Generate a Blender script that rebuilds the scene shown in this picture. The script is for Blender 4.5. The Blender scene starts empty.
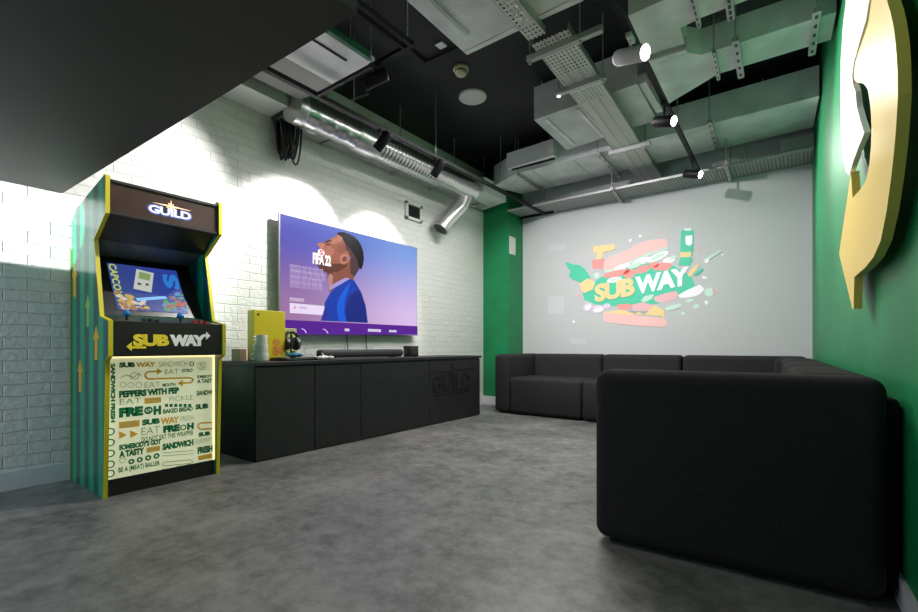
import bpy, bmesh, math, random
from mathutils import Vector, Matrix
random.seed(7)
S = bpy.context.scene
COL = S.collection
PI = math.pi

# ------------------------------------------------------------------ camera, world, exposure, large lights
EYE = 0.9
FPX = 455.0
TH = math.atan(341 / 455.0)
cam_d = bpy.data.cameras.new('camera'); cam = bpy.data.objects.new('camera', cam_d); COL.objects.link(cam)
cam.location = (0, 0, EYE); cam.rotation_euler = (PI / 2, 0, TH)
cam_d.sensor_fit = 'HORIZONTAL'; cam_d.sensor_width = 36; cam_d.lens = FPX / 918 * 36
cam_d.shift_y = 40 / 918; cam_d.clip_start = 0.02
S.camera = cam
S.view_settings.view_transform = 'Standard'; S.view_settings.look = 'None'
S.view_settings.gamma = 1; S.view_settings.use_curve_mapping = False
S.view_settings.exposure = 0.0
w = bpy.data.worlds.new('world'); S.world = w; w.use_nodes = True
bg = w.node_tree.nodes['Background']; bg.inputs[0].default_value = (0.75, 0.85, 1, 1); bg.inputs[1].default_value = 0.15

def lamp(name, kind, loc, aim, energy, color=(1, 1, 1), size=0.05, cone=60, blend=0.3, sy=None):
    d = bpy.data.lights.new(name, kind); d.energy = energy; d.color = color
    o = bpy.data.objects.new(name, d); COL.objects.link(o); o.location = loc
    if kind == 'SPOT':
        d.spot_size = math.radians(cone); d.spot_blend = blend; d.shadow_soft_size = size
    elif kind == 'AREA':
        d.shape = 'RECTANGLE'; d.size = size; d.size_y = sy or size
    else:
        d.shadow_soft_size = size
    v = Vector(aim) - Vector(loc)
    o.rotation_euler = v.to_track_quat('-Z', 'Y').to_euler()
    return o

# overhead area lamps added as general fill, without fittings
lamp('overhead_fill', 'AREA', (-1.3, 1.2, 2.85), (-1.3, 1.2, 0), 11, (1, .97, .93), 1.0, sy=0.8)
lamp('overhead_fill', 'AREA', (-2.1, 4.0, 3.05), (-2.1, 4.0, 0), 95, (1, .97, .94), 1.1, sy=1.6)
# added cool area fill, standing in for daylight from behind the viewer
lamp('cool_fill', 'AREA', (-3.1, -1.7, 1.2), (-3.8, 0.6, 0.8), 28, (.72, .83, 1), 1.2, sy=1.6)
# the projector's beam on the back wall
pb_ = lamp('projector_beam', 'SPOT', (-2.2, 2.4, 3.02), (-1.74, 6.35, 1.52), 176, (1, .94, 1), .015, 72, .35)
pb_.scale = (1, .68, 1)
# spot without fitting, added under the soffit to brighten the wall by the arcade
ww_ = lamp('wall_patch_spot', 'SPOT', (-2.7, -1.3, 1.80), (-3.95, .40, 1.70), 620, (1, 1, 1), .012, 27, .10)
ww_.scale = (1, .52, 1)

# ------------------------------------------------------------------ geometry helpers
def ray(u, v):
    a = (u - 459) / FPX
    return (a * math.cos(TH) - math.sin(TH), a * math.sin(TH) + math.cos(TH), (346 - v) / FPX)
def gz(u, v, z):
    r = ray(u, v); t = (z - EYE) / r[2]; return Vector((r[0] * t, r[1] * t, z))
def gx(u, v, x):
    r = ray(u, v); t = x / r[0]; return Vector((x, r[1] * t, EYE + r[2] * t))
def gy(u, v, y):
    r = ray(u, v); t = y / r[1]; return Vector((r[0] * t, y, EYE + r[2] * t))
WA, WB, WY = .29, -.0425, 2.1                 # right wall: X = WA + WB*(Y-WY)
def wallx(y): return WA + WB * (y - WY)
def gw(u, v, off=0):
    r = ray(u, v); t = (WA - WB * WY - off) / (r[0] - WB * r[1]); return Vector((r[0] * t, r[1] * t, EYE + r[2] * t))

class MB:
    def __init__(s): s.b = bmesh.new()
    def box(s, x0, x1, y0, y1, z0, z1, bev=0, seg=2, M=None):
        vs = bmesh.ops.create_cube(s.b, size=1)['verts']
        bmesh.ops.scale(s.b, vec=(abs(x1 - x0), abs(y1 - y0), abs(z1 - z0)), verts=vs)
        bmesh.ops.translate(s.b, vec=((x0 + x1) / 2, (y0 + y1) / 2, (z0 + z1) / 2), verts=vs)
        if bev:
            es = list({e for v in vs for e in v.link_edges})
            r = bmesh.ops.bevel(s.b, geom=es, offset=bev, segments=seg, profile=.5, affect='EDGES')
            vs = list({v for f in r['faces'] for v in f.verts})
        if M is not None: bmesh.ops.transform(s.b, matrix=M, verts=vs)
        return s
    def cyl(s, p0, p1, r, r2=None, n=16, caps=True):
        p0, p1 = Vector(p0), Vector(p1); d = p1 - p0
        vs = bmesh.ops.create_cone(s.b, cap_ends=caps, segments=n, radius1=r, radius2=r if r2 is None else r2, depth=d.length)['verts']
        M = Matrix.Translation((p0 + p1) / 2) @ d.to_track_quat('Z', 'Y').to_matrix().to_4x4()
        bmesh.ops.transform(s.b, matrix=M, verts=vs); return s
    def sph(s, c, r, sc=(1, 1, 1), n=16):
        vs = bmesh.ops.create_uvsphere(s.b, u_segments=n, v_segments=n // 2 + 2, radius=r)['verts']
        bmesh.ops.scale(s.b, vec=sc, verts=vs); bmesh.ops.translate(s.b, vec=c, verts=vs); return s
    def lathe(s, prof, c=(0, 0, 0), axis='Z', n=24):
        rings = []
        for r, h in prof:
            ring = []
            for k in range(n):
                a = 2 * PI * k / n; x, y = r * math.cos(a), r * math.sin(a)
                p = {'Z': (x, y, h), 'Y': (x, h, y), 'X': (h, x, y)}[axis]
                ring.append(s.b.verts.new((p[0] + c[0], p[1] + c[1], p[2] + c[2])))
            rings.append(ring)
        for a, b in zip(rings, rings[1:]):
            for k in range(n):
                s.b.faces.new((a[k], a[(k + 1) % n], b[(k + 1) % n], b[k]))
        for ring in (rings[0], rings[-1]):
            try: s.b.faces.new(ring)
            except ValueError: pass
        return s
    def tube(s, pts, r, n=8):
        pts = [Vector(p) for p in pts]; rings = []
        up = Vector((0.13, 0.21, 1)).normalized()
        for i, p in enumerate(pts):
            d = (pts[min(i + 1, len(pts) - 1)] - pts[max(i - 1, 0)]).normalized()
            a = d.cross(up).normalized(); b = d.cross(a)
            rings.append([s.b.verts.new(p + r * (math.cos(2 * PI * k / n) * a + math.sin(2 * PI * k / n) * b)) for k in range(n)])
        for a, b in zip(rings, rings[1:]):
            for k in range(n): s.b.faces.new((a[k], a[(k + 1) % n], b[(k + 1) % n], b[k]))
        s.b.faces.new(rings[0]); s.b.faces.new(rings[-1]); return s
    def prism(s, pts, vec):
        vec = Vector(vec)
        a = [s.b.verts.new(Vector(p)) for p in pts]; b = [s.b.verts.new(Vector(p) + vec) for p in pts]
        n = len(pts)
        s.b.faces.new(a); s.b.faces.new(b)
        for k in range(n): s.b.faces.new((a[k], a[(k + 1) % n], b[(k + 1) % n], b[k]))
        return s
    def raw(s, verts, faces):
        vs = [s.b.verts.new(v) for v in verts]
        for f in faces:
            try: s.b.faces.new([vs[i] for i in f])
            except ValueError: pass
        return s
    def build(s, name, mat, parent=None, smooth=False, world=True):
        bmesh.ops.recalc_face_normals(s.b, faces=s.b.faces)
        if parent is not None and world:
            root = parent
            M = Matrix.Identity(4)
            while root is not None:
                M = M @ Matrix.Identity(4); base = root; root = root.parent
            B = Matrix.Translation(base.location) @ base.rotation_euler.to_matrix().to_4x4()
            bmesh.ops.transform(s.b, matrix=B.inverted(), verts=s.b.verts)
        me = bpy.data.meshes.new(name); s.b.to_mesh(me); s.b.free()
        o = bpy.data.objects.new(name, me); COL.objects.link(o)
        me.materials.append(mat)
        if smooth:
            for p in me.polygons: p.use_smooth = True
            try: me.set_sharp_from_angle(angle=math.radians(smooth if smooth is not True else 50))
            except Exception: pass
        if parent is not None: o.parent = parent
        return o

def tag(o, label, cat, group=None, kind=None):
    o['label'] = label; o['category'] = cat
    if group: o['group'] = group
    if kind: o['kind'] = kind
    return o
def struct(o, label=None, cat=None):
    o['kind'] = 'structure'
    if label: o['label'] = label; o['category'] = cat
    return o
def thing(name, label, cat, loc=(0, 0, 0), rz=0, group=None):
    o = bpy.data.objects.new(name, None); COL.objects.link(o)
    o.location = loc; o.rotation_euler = (0, 0, rz); o.empty_display_size = .1
    return tag(o, label, cat, group)

def textmesh(txt, bold=.02):
    sp_ = .92 if bold > .03 else 1
    c = bpy.data.curves.new('t', 'FONT'); c.body = txt; c.size = 1; c.offset = bold; c.resolution_u = 3; c.space_character = sp_
    o = bpy.data.objects.new('t', c); COL.objects.link(o)
    dg = bpy.context.evaluated_depsgraph_get()
    me = o.evaluated_get(dg).to_mesh()
    vs = [v.co.copy() for v in me.vertices]; fs = [tuple(p.vertices) for p in me.polygons]
    o.evaluated_get(dg).to_mesh_clear(); bpy.data.objects.remove(o); bpy.data.curves.remove(c)
    return vs, fs

class Plane:
    """a flat face in the place: origin, right, up, outward normal"""
    def __init__(s, o, r, u, n): s.o, s.r, s.u, s.n = Vector(o), Vector(r), Vector(u), Vector(n)
    def at(s, a, b, h=0): return s.o + s.r * a + s.u * b + s.n * h
    def poly(s, mb, pts, h0=0.0, h=.0015): mb.prism([s.at(a, b, h0) for a, b in pts], s.n * h); return mb
    def rect(s, mb, a0, a1, b0, b1, h0=0.0, h=.0015): return s.poly(mb, [(a0, b0), (a1, b0), (a1, b1), (a0, b1)], h0, h)
    def ell(s, mb, a, b, ra, rb, h0=0.0, h=.0015, rot=0, n=20):
        pts = []
        for k in range(n):
            t = 2 * PI * k / n; x, y = ra * math.cos(t), rb * math.sin(t)
            pts.append((a + x * math.cos(rot) - y * math.sin(rot), b + x * math.sin(rot) + y * math.cos(rot)))
        return s.poly(mb, pts, h0, h)
    def ring(s, mb, a, b, ra, rb, wd, h0=0.0, h=.0015, n=20):
        for k in range(n):
            t0, t1 = 2 * PI * k / n, 2 * PI * (k + 1) / n
            s.poly(mb, [(a + ra * math.cos(t0), b + rb * math.sin(t0)), (a + ra * math.cos(t1), b + rb * math.sin(t1)),
                        (a + (ra - wd) * math.cos(t1), b + (rb - wd) * math.sin(t1)), (a + (ra - wd) * math.cos(t0), b + (rb - wd) * math.sin(t0))], h0, h)
        return mb
    def line(s, mb, pts, wd, h0=0.0, h=.0015):
        for (a0, b0), (a1, b1) in zip(pts, pts[1:]):
            L = math.hypot(a1 - a0, b1 - b0) or 1e-6
            px, py = -(b1 - b0) / L * wd / 2, (a1 - a0) / L * wd / 2
            s.poly(mb, [(a0 - px, b0 - py), (a1 - px, b1 - py), (a1 + px, b1 + py), (a0 + px, b0 + py)], h0, h)
        return mb
    def text(s, mb, txt, a0, a1, b0, b1, h0=0.0, h=.0015, bold=.03, rot=0, shear=0):
        """lettering filling the rectangle a0..a1, b0..b1; rot turns it a quarter"""
        vs, fs = textmesh(txt, bold)
        if not vs: return mb
        x0 = min(v.x for v in vs); x1 = max(v.x for v in vs); y0 = min(v.y for v in vs); y1 = max(v.y for v in vs)
        out = []
        for v in vs:
            p, q = (v.x - x0) / (x1 - x0 or 1), (v.y - y0) / (y1 - y0 or 1)
            if rot == 1: p, q = 1 - q, p
            elif rot == -1: p, q = q, 1 - p
            a = a0 + p * (a1 - a0); out.append(s.at(a, b0 + q * (b1 - b0) + shear * (a - a0), h0 + h))
        return mb.raw(out, fs)

# ------------------------------------------------------------------ materials
def newmat(name):
    m = bpy.data.materials.new(name); m.use_nodes = True
    return m, m.node_tree.nodes, m.node_tree.links, m.node_tree.nodes['Principled BSDF']
def mat(name, col, rough=.5, metal=0, emit=0, spec=.5, ecol=None, noise=0, nscale=20, bump=0, bscale=200, coat=0):
    m, N, L, P = newmat(name)
    P.inputs['Base Color'].default_value = (*col, 1); P.inputs['Roughness'].default_value = rough
    P.inputs['Metallic'].default_value = metal; P.inputs['Specular IOR Level'].default_value = spec
    if coat: P.inputs['Coat Weight'].default_value = coat; P.inputs['Coat Roughness'].default_value = .08
    if emit:
        P.inputs['Emission Color'].default_value = (*(ecol or col), 1); P.inputs['Emission Strength'].default_value = emit
    if noise or bump: tc = N.new('ShaderNodeTexCoord')
    if noise:
        t = N.new('ShaderNodeTexNoise'); t.inputs['Scale'].default_value = nscale; t.inputs['Detail'].default_value = 5
        L.new(tc.outputs['Object'], t.inputs['Vector'])
        r = N.new('ShaderNodeValToRGB'); r.color_ramp.elements[0].position = .3; r.color_ramp.elements[1].position = .7
        r.color_ramp.elements[0].color = (*[c * (1 - noise) for c in col], 1); r.color_ramp.elements[1].color = (*[min(1, c * (1 + noise)) for c in col], 1)
        L.new(t.outputs['Fac'], r.inputs['Fac']); L.new(r.outputs['Color'], P.inputs['Base Color'])
    if bump:
        t = N.new('ShaderNodeTexNoise'); t.inputs['Scale'].default_value = bscale; t.inputs['Detail'].default_value = 3
        L.new(tc.outputs['Object'], t.inputs['Vector'])
        b = N.new('ShaderNodeBump'); b.inputs['Strength'].default_value = bump; b.inputs['Distance'].default_value = .004
        L.new(t.outputs['Fac'], b.inputs['Height']); L.new(b.outputs['Normal'], P.inputs['Normal'])
    return m

def brick_mat():
    m, N, L, P = newmat('white_painted_brick')
    tc = N.new('ShaderNodeTexCoord'); sx = N.new('ShaderNodeSeparateXYZ'); cx = N.new('ShaderNodeCombineXYZ')
    L.new(tc.outputs['Object'], sx.inputs[0])
    nz = N.new('ShaderNodeTexNoise'); nz.inputs['Scale'].default_value = 5; nz.inputs['Detail'].default_value = 3
    L.new(tc.outputs['Object'], nz.inputs['Vector'])
    ad = N.new('ShaderNodeMath'); ad.operation = 'MULTIPLY_ADD'; ad.inputs[1].default_value = .035
    L.new(nz.outputs['Fac'], ad.inputs[0]); L.new(sx.outputs['Z'], ad.inputs[2])
    L.new(sx.outputs['Y'], cx.inputs['X']); L.new(ad.outputs[0], cx.inputs['Y'])
    b = N.new('ShaderNodeTexBrick'); L.new(cx.outputs[0], b.inputs['Vector'])
    b.inputs['Scale'].default_value = 1; b.inputs['Brick Width'].default_value = .225; b.inputs['Row Height'].default_value = .075
    b.inputs['Mortar Size'].default_value = .005; b.inputs['Mortar Smooth'].default_value = 1.0; b.inputs['Bias'].default_value = 0
    b.inputs['Color1'].default_value = (.8, .81, .79, 1); b.inputs['Color2'].default_value = (.77, .78, .76, 1); b.inputs['Mortar'].default_value = (.69, .70, .68, 1)
    L.new(b.outputs['Color'], P.inputs['Base Color']); P.inputs['Roughness'].default_value = .55
    n2 = N.new('ShaderNodeTexNoise'); n2.inputs['Scale'].default_value = 22; n2.inputs['Detail'].default_value = 6
    L.new(tc.outputs['Object'], n2.inputs['Vector'])
    h = N.new('ShaderNodeMath'); h.operation = 'MULTIPLY_ADD'; h.inputs[1].default_value = -.45
    L.new(b.outputs['Fac'], h.inputs[0])
    h2 = N.new('ShaderNodeMath'); h2.operation = 'MULTIPLY'; h2.inputs[1].default_value = 1.1
    L.new(n2.outputs['Fac'], h2.inputs[0]); L.new(h2.outputs[0], h.inputs[2])
    bp = N.new('ShaderNodeBump'); bp.inputs['Strength'].default_value = .9; bp.inputs['Distance'].default_value = .008
    L.new(h.outputs[0], bp.inputs['Height']); L.new(bp.outputs['Normal'], P.inputs['Normal'])
    return m
def floor_mat():
    m, N, L, P = newmat('grey_concrete_vinyl')
    tc = N.new('ShaderNodeTexCoord')
    def noise(sc, det, ro=.6):
        t = N.new('ShaderNodeTexNoise'); t.inputs['Scale'].default_value = sc; t.inputs['Detail'].default_value = det; t.inputs['Roughness'].default_value = ro
        L.new(tc.outputs['Object'], t.inputs['Vector']); return t
    a, b = noise(1.8, 10, .68), noise(11, 8, .75)
    mx = N.new('ShaderNodeMix'); mx.data_type = 'FLOAT'; mx.inputs[0].default_value = .5
    L.new(a.outputs['Fac'], mx.inputs[2]); L.new(b.outputs['Fac'], mx.inputs[3])
    r = N.new('ShaderNodeValToRGB'); e = r.color_ramp.elements
    e[0].position = .40; e[0].color = (.085, .084, .085, 1); e[1].position = .60; e[1].color = (.27, .262, .255, 1)
    L.new(mx.outputs[0], r.inputs['Fac']); L.new(r.outputs['Color'], P.inputs['Base Color'])
    P.inputs['Roughness'].default_value = .42
    bp = N.new('ShaderNodeBump'); bp.inputs['Strength'].default_value = .12; bp.inputs['Distance'].default_value = .004
    L.new(b.outputs['Fac'], bp.inputs['Height']); L.new(bp.outputs['Normal'], P.inputs['Normal'])
    return m
def perf_mat(name, col, pitch, hole, slot=1.0):
    """sheet metal punched through in rows"""
    m, N, L, P = newmat(name)
    P.inputs['Base Color'].default_value = (*col, 1); P.inputs['Metallic'].default_value = .1; P.inputs['Roughness'].default_value = .5
    tc = N.new('ShaderNodeTexCoord'); sc = N.new('ShaderNodeVectorMath'); sc.operation = 'MULTIPLY'; sc.inputs[1].default_value = (1 / pitch, 1 / (pitch * slot), 0)
    L.new(tc.outputs['Object'], sc.inputs[0])
    fr = N.new('ShaderNodeVectorMath'); fr.operation = 'FRACTION'; L.new(sc.outputs[0], fr.inputs[0])
    sb = N.new('ShaderNodeVectorMath'); sb.operation = 'SUBTRACT'; sb.inputs[1].default_value = (.5, .5, 0); L.new(fr.outputs[0], sb.inputs[0])
    ln = N.new('ShaderNodeVectorMath'); ln.operation = 'LENGTH'; L.new(sb.outputs[0], ln.inputs[0])
    lt = N.new('ShaderNodeMath'); lt.operation = 'LESS_THAN'; lt.inputs[1].default_value = hole; L.new(ln.outputs['Value'], lt.inputs[0])
    tr = N.new('ShaderNodeBsdfTransparent'); mx = N.new('ShaderNodeMixShader')
    L.new(lt.outputs[0], mx.inputs[0]); L.new(P.outputs[0], mx.inputs[1]); L.new(tr.outputs[0], mx.inputs[2])
    L.new(mx.outputs[0], N['Material Output'].inputs[0])
    return m
def stripe_mat(name, axis, scale, c0, c1, rough, metal=0, bump=0, coat=0, sharp=(.35, .65)):
    m, N, L, P = newmat(name)
    tc = N.new('ShaderNodeTexCoord'); wv = N.new('ShaderNodeTexWave'); wv.wave_type = 'BANDS'; wv.bands_direction = axis
    wv.inputs['Scale'].default_value = scale; wv.inputs['Distortion'].default_value = 0
    L.new(tc.outputs['Object'], wv.inputs['Vector'])
    r = N.new('ShaderNodeValToRGB'); r.color_ramp.elements[0].color = (*c0, 1); r.color_ramp.elements[1].color = (*c1, 1)
    r.color_ramp.elements[0].position, r.color_ramp.elements[1].position = sharp
    L.new(wv.outputs['Fac'], r.inputs['Fac']); L.new(r.outputs['Color'], P.inputs['Base Color'])
    P.inputs['Roughness'].default_value = rough; P.inputs['Metallic'].default_value = metal
    if coat: P.inputs['Coat Weight'].default_value = coat; P.inputs['Coat Roughness'].default_value = .1
    if bump:
        b = N.new('ShaderNodeBump'); b.inputs['Strength'].default_value = bump; b.inputs['Distance'].default_value = .01
        L.new(wv.outputs['Fac'], b.inputs['Height']); L.new(b.outputs['Normal'], P.inputs['Normal'])
    return m
def screen_mat(name, corners, strength, vec):
    """lit screen: four corner colours blended across the picture; vec maps object coords (a, b) to 0..1"""
    m, N, L, P = newmat(name)
    (ax, a0, a1), (bx, b0, b1) = vec
    tc = N.new('ShaderNodeTexCoord'); sx = N.new('ShaderNodeSeparateXYZ'); L.new(tc.outputs['Object'], sx.inputs[0])
    def mr(out, lo, hi):
        r = N.new('ShaderNodeMapRange'); r.inputs['From Min'].default_value = lo; r.inputs['From Max'].default_value = hi; r.interpolation_type = 'SMOOTHSTEP'
        L.new(sx.outputs[out], r.inputs['Value']); return r.outputs['Result']
    fa, fb = mr(ax, a0, a1), mr(bx, b0, b1)
    def mix(f, c0, c1):
        x = N.new('ShaderNodeMix'); x.data_type = 'RGBA'; L.new(f, x.inputs[0])
        for i, c in ((6, c0), (7, c1)):
            if isinstance(c, tuple): x.inputs[i].default_value = (*c, 1)
            else: L.new(c, x.inputs[i])
        return x.outputs[2]
    bot = mix(fa, corners[0], corners[1]); top = mix(fa, corners[2], corners[3]); c = mix(fb, bot, top)
    P.inputs['Base Color'].default_value = (.01, .01, .01, 1); P.inputs['Roughness'].default_value = .25; P.inputs['Specular IOR Level'].default_value = .25
    L.new(c, P.inputs['Emission Color']); P.inputs['Emission Strength'].default_value = strength
    return m

M = {}
M['brick'] = brick_mat(); M['floor'] = floor_mat()
M['white_wall'] = mat('white_wall_paint', (.66, .67, .67), .6, bump=.05, bscale=60)
M['green_wall'] = mat('green_wall_paint', (.002, .215, .07), .5, noise=.12, nscale=3, bump=.08, bscale=40)
M['black_ceiling'] = mat('black_ceiling_paint', (.02, .02, .022), .7, noise=.2, nscale=3)
M['olive_black'] = mat('soffit_charcoal_paint', (.042, .042, .034), .6, noise=.15, nscale=2)
M['skirting'] = mat('white_skirting_paint', (.7, .72, .74), .45)
M['galv'] = mat('galvanised_sheet', (.8, .81, .82), .45, .12, noise=.16, nscale=4)
M['galv_dull'] = mat('dull_galvanised_sheet', (.62, .64, .64), .5, .12, noise=.2, nscale=3)
M['spiral'] = stripe_mat('spiral_duct_metal', 'Y', 5.2, (.62, .62, .62), (.72, .72, .71), .27, .9, .03)
M['foil'] = mat('foil_wrap', (.7, .7, .7), .3, .85, bump=.06, bscale=30)
M['white_box'] = mat('white_duct_coat', (.86, .87, .88), .4)
M['greybox'] = mat('grey_duct_coat', (.32, .31, .31), .5)
M['perf'] = perf_mat('perforated_tray_steel', (.78, .76, .75), .03, .27, 1.4)
M['perf_small'] = perf_mat('perforated_basket_steel', (.55, .56, .57), .03, .3, 1.4)
M['ribbed'] = stripe_mat('ribbed_grey_sheet', 'X', 9, (.2, .21, .21), (.36, .38, .37), .5, .3, .4)
M['strut'] = mat('zinc_strut', (.5, .5, .49), .42, .7)
M['black_metal'] = mat('black_metal', (.006, .006, .007), .5, 0, spec=.25)
M['black_plastic'] = mat('black_plastic', (.012, .012, .013), .4)
M['white_plastic'] = mat('white_plastic', (.72, .72, .69), .45)
M['cream_plastic'] = mat('cream_plastic', (.62, .62, .42), .5)
M['white_spot'] = mat('pale_spot_enamel', (.55, .52, .55), .4)
M['lens'] = mat('lit_lens', (1, 1, 1), .3, emit=14)
M['sofa'] = mat('charcoal_wool', (.031, .029, .031), .95, spec=.15, noise=.22, nscale=160, bump=.35, bscale=420)
M['sofa_seam'] = mat('dark_seam', (.008, .008, .009), .9)
M['black_lacquer'] = mat('black_ash_board', (.014, .015, .016), .5, noise=.2, nscale=12)
M['black_relief'] = mat('black_gloss_relief', (.02, .021, .022), .22)
M['arc_green'] = stripe_mat('arcade_green_stripes', 'X', 1.75, (.0, .085, .075), (.0, .33, .16), .3, 0, 0, .3, (.3, .7))
M['yellow'] = mat('yellow_trim', (.66, .55, .01), .4)
M['arrow_amber'] = mat('amber_print', (.75, .42, .02), .35)
M['arrow_lime'] = mat('lime_print', (.25, .45, .1), .35)
M['arc_black'] = mat('arcade_black_laminate', (.013, .013, .014), .35)
M['brand_yellow'] = mat('yellow_vinyl', (.75, .62, .04), .4, emit=.12)
M['brand_white'] = mat('white_vinyl', (.85, .85, .83), .4, emit=.1)
M['panel_cream'] = mat('cream_lit_panel', (.78, .82, .62), .4, emit=.36, ecol=(.9, .92, .58))
M['print_green'] = mat('green_print', (.0, .24, .09), .5)
M['print_pale'] = mat('pale_green_print', (.5, .62, .42), .5)
M['print_amber'] = mat('amber_panel_print', (.85, .48, .05), .5, emit=.1)
M['led'] = mat('warm_led', (1, .78, .36), .4, emit=1.8)
M['arc_bezel'] = mat('bezel_black', (.012, .012, .013), .3)
M['sign_yellow'] = mat('yellow_sign_face', (.86, .62, .13), .35)
M['sign_white'] = mat('white_sign_face', (.87, .88, .86), .35)
M['steel'] = mat('steel', (.55, .55, .56), .3, .9)
def em(name, col, s=1.0): return mat(name, tuple(c * .08 for c in col), .4, emit=s, ecol=col, spec=.15)
def proj(name, col, s=.2): return mat(name, tuple(min(1, c) for c in col), .6, emit=s, ecol=col)  # decal colour with a slight glow in place of projected light

# ------------------------------------------------------------------ the room
ZC = 3.6
BY = 6.35
XL = -3.95
def wall_pt(y, off=0): return wallx(y) - off
struct(MB().prism([(-6, -2.6, 0), (1.2, -2.6, 0), (1.2, 6.7, 0), (-6, 6.7, 0)], (0, 0, -.1)).build('floor', M['floor']))
struct(MB().prism([(-6, -2.6, ZC), (1.2, -2.6, ZC), (1.2, 6.7, ZC), (-6, 6.7, ZC)], (0, 0, .1)).build('ceiling', M['black_ceiling']))
struct(MB().box(XL - .2, XL, -2.5, BY + .2, 0, ZC).build('wall_left', M['brick']))
struct(MB().box(XL, wallx(BY) + .3, BY, BY + .2, 0, ZC).build('wall_back', M['white_wall']))
struct(MB().prism([(wallx(-2.5), -2.5, 0), (wallx(BY), BY, 0), (wallx(BY) + .2, BY, 0), (wallx(-2.5) + .2, -2.5, 0)], (0, 0, ZC)).build('wall_right', M['green_wall']))
struct(MB().box(XL - .2, wallx(-2.5) + .2, -2.7, -2.5, 0, ZC).build('wall_front', M['white_wall']))
struct(MB().box(XL, -3.5, 5.9, BY, 0, ZC).build('column', M['green_wall']), 'green painted column in the corner between brick wall and white wall', 'column')
# dropped soffit over the arcade side
c0, c1 = gz(63, 193, 1.92), gz(357, 13, 1.92)
struct(MB().prism([(XL, c0.y, 1.92), (c1.x, c1.y, 1.92), (c1.x, -2.5, 1.92), (XL, -2.5, 1.92)], (0, 0, ZC - 1.92)).build('soffit', M['olive_black']),
       'dark dropped soffit above the arcade machine side of the room', 'soffit')
struct(MB().box(XL, XL + .012, -2.5, 5.9, 0, .115).build('baseboard_left', M['skirting']))
b = MB(); b.box(XL, -3.488, 5.888, 5.9, 0, .13); b.box(-3.5, -3.488, 5.9, BY, 0, .13)
struct(b.build('baseboard_column', M['skirting']))
struct(MB().box(-3.488, wallx(BY), BY - .012, BY, 0, .12).build('baseboard_back', M['skirting']))
struct(MB().prism([(wallx(-2.5) - .013, -2.5, 0), (wallx(BY) - .013, BY - .012, 0), (wallx(BY), BY - .012, 0), (wallx(-2.5), -2.5, 0)], (0, 0, .1)).build('baseboard_right', M['skirting']))

# ------------------------------------------------------------------ sofa modules
def sofa_module(label, loc, rz, w_seat, arm=0, corner=False, shell=False, D=.955):
    """local frame: x along the front, y=0 front edge, back towards +y; arm: -1 left of seat"""
    Hh, BT, AT = .79, .26, .23
    t = thing('sofa_module', label, 'sofa', loc, rz, 'charcoal sofa modules round the corner')
    x0 = AT if arm == -1 else 0
    x1 = x0 + w_seat
    def part(name, mb): return mb.build(name, M['sofa'], t, True, world=False)
    e = .004
    ys = D - BT
    seat_x1 = x1 - (BT if corner else 0)
    part('seat', MB().box(x0 + e, seat_x1 - e, .0, ys - e, .022, .485, .045, 5))
    part('backrest', MB().box((x0 + e), (x1 - e), ys, D, .018, Hh, .055, 6))
    if corner: part('side_backrest', MB().box(x1 - BT, x1 - e, 0, ys - e, .018, Hh, .055, 6))
    if arm == -1: part('armrest', MB().box(0, AT - e, 0, D, .018, Hh, .055, 6))
    if arm == 1: part('armrest', MB().box(x1 + e, x1 + AT, 0, D, .018, Hh, .055, 6))
    if shell: part('back_shell', MB().box(x0 + .1, x1 + (AT - .08 if arm == 1 else -e), D + .004, D + .038, .05, .715, .016, 4))
    xe = x1 + (AT if arm == 1 else 0)
    MB().box(.06, xe - .05, .06, D - .05, 0, .03).build('plinth', M['sofa_seam'], t, world=False)
    return t
# along the back wall
FY = 5.21
sofa_module('charcoal sofa end module with left arm, nearest the green column', (-3.315, FY, 0), 0, .995, -1)
sofa_module('armless charcoal sofa module in the middle of the back wall run', (-2.088, FY, 0), 0, .96)
sofa_module('charcoal corner sofa module under the right edge of the projection', (-1.126, FY, 0), 0, 1.19, 0, True)
# along the green wall: local x runs toward the camera
AW = math.atan(-WB)
def right_mod(label, ytop, wseat, arm, shell=False):
    # local +y points to the green wall (+X), local +x points to the camera (-Y)
    rz = -PI / 2 + AW
    xb = wallx(ytop) - .047
    d = Vector((math.cos(AW), math.sin(AW), 0))          # local +y in the world
    p = Vector((xb, ytop, 0)) - d * 1.008
    return sofa_module(label, p, rz, wseat, arm, False, shell, 1.008)
right_mod('armless charcoal sofa module beside the corner along the green wall', 5.19, .945, 0)
right_mod('armless charcoal sofa module midway along the green wall', 4.235, .945, 0)
right_mod('large charcoal sofa end module in the foreground, its arm end facing the viewer', 3.285, .96, 1, True)

# ------------------------------------------------------------------ sideboard
SX, SY0, SY1, SZ = -3.345, 1.86, 4.92, .775
sb = thing('sideboard', 'long low black sideboard under the television on the brick wall', 'sideboard', (-3.645, 3.39, 0))
MB().box(XL + .015, SX - .022, SY0, SY1, .0, SZ - .03).build('body', M['black_lacquer'], sb)
MB().box(XL + .015, SX + .012, SY0 - .012, SY1 + .02, SZ - .03, SZ, .003).build('top', M['black_lacquer'], sb)
ys = [SY0, 2.392, 2.907, 3.908, SY1]
doors = []
for y0, y1 in zip(ys, ys[1:]):
    doors.append(MB().box(SX - .02, SX, y0 + .003, y1 - .003, .01, SZ - .036, .002).build('door', M['black_lacquer'], sb))
gp = Plane((SX, 0, 0), (0, 1, 0), (0, 0, 1), (1, 0, 0))
def gp_(u, v): p = gx(u, v, SX); return p.y, p.z
a0, _ = gp_(431, 390); a1, _ = gp_(473, 390)
m_ = MB(); gp.text(m_, 'GUILD', a0 + .02, a1 - .05, .36, .57, 0, .007, .03)
gp.line(m_, [(a0, .60), (a1 + .02, .62)], .014, 0, .005)
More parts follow.
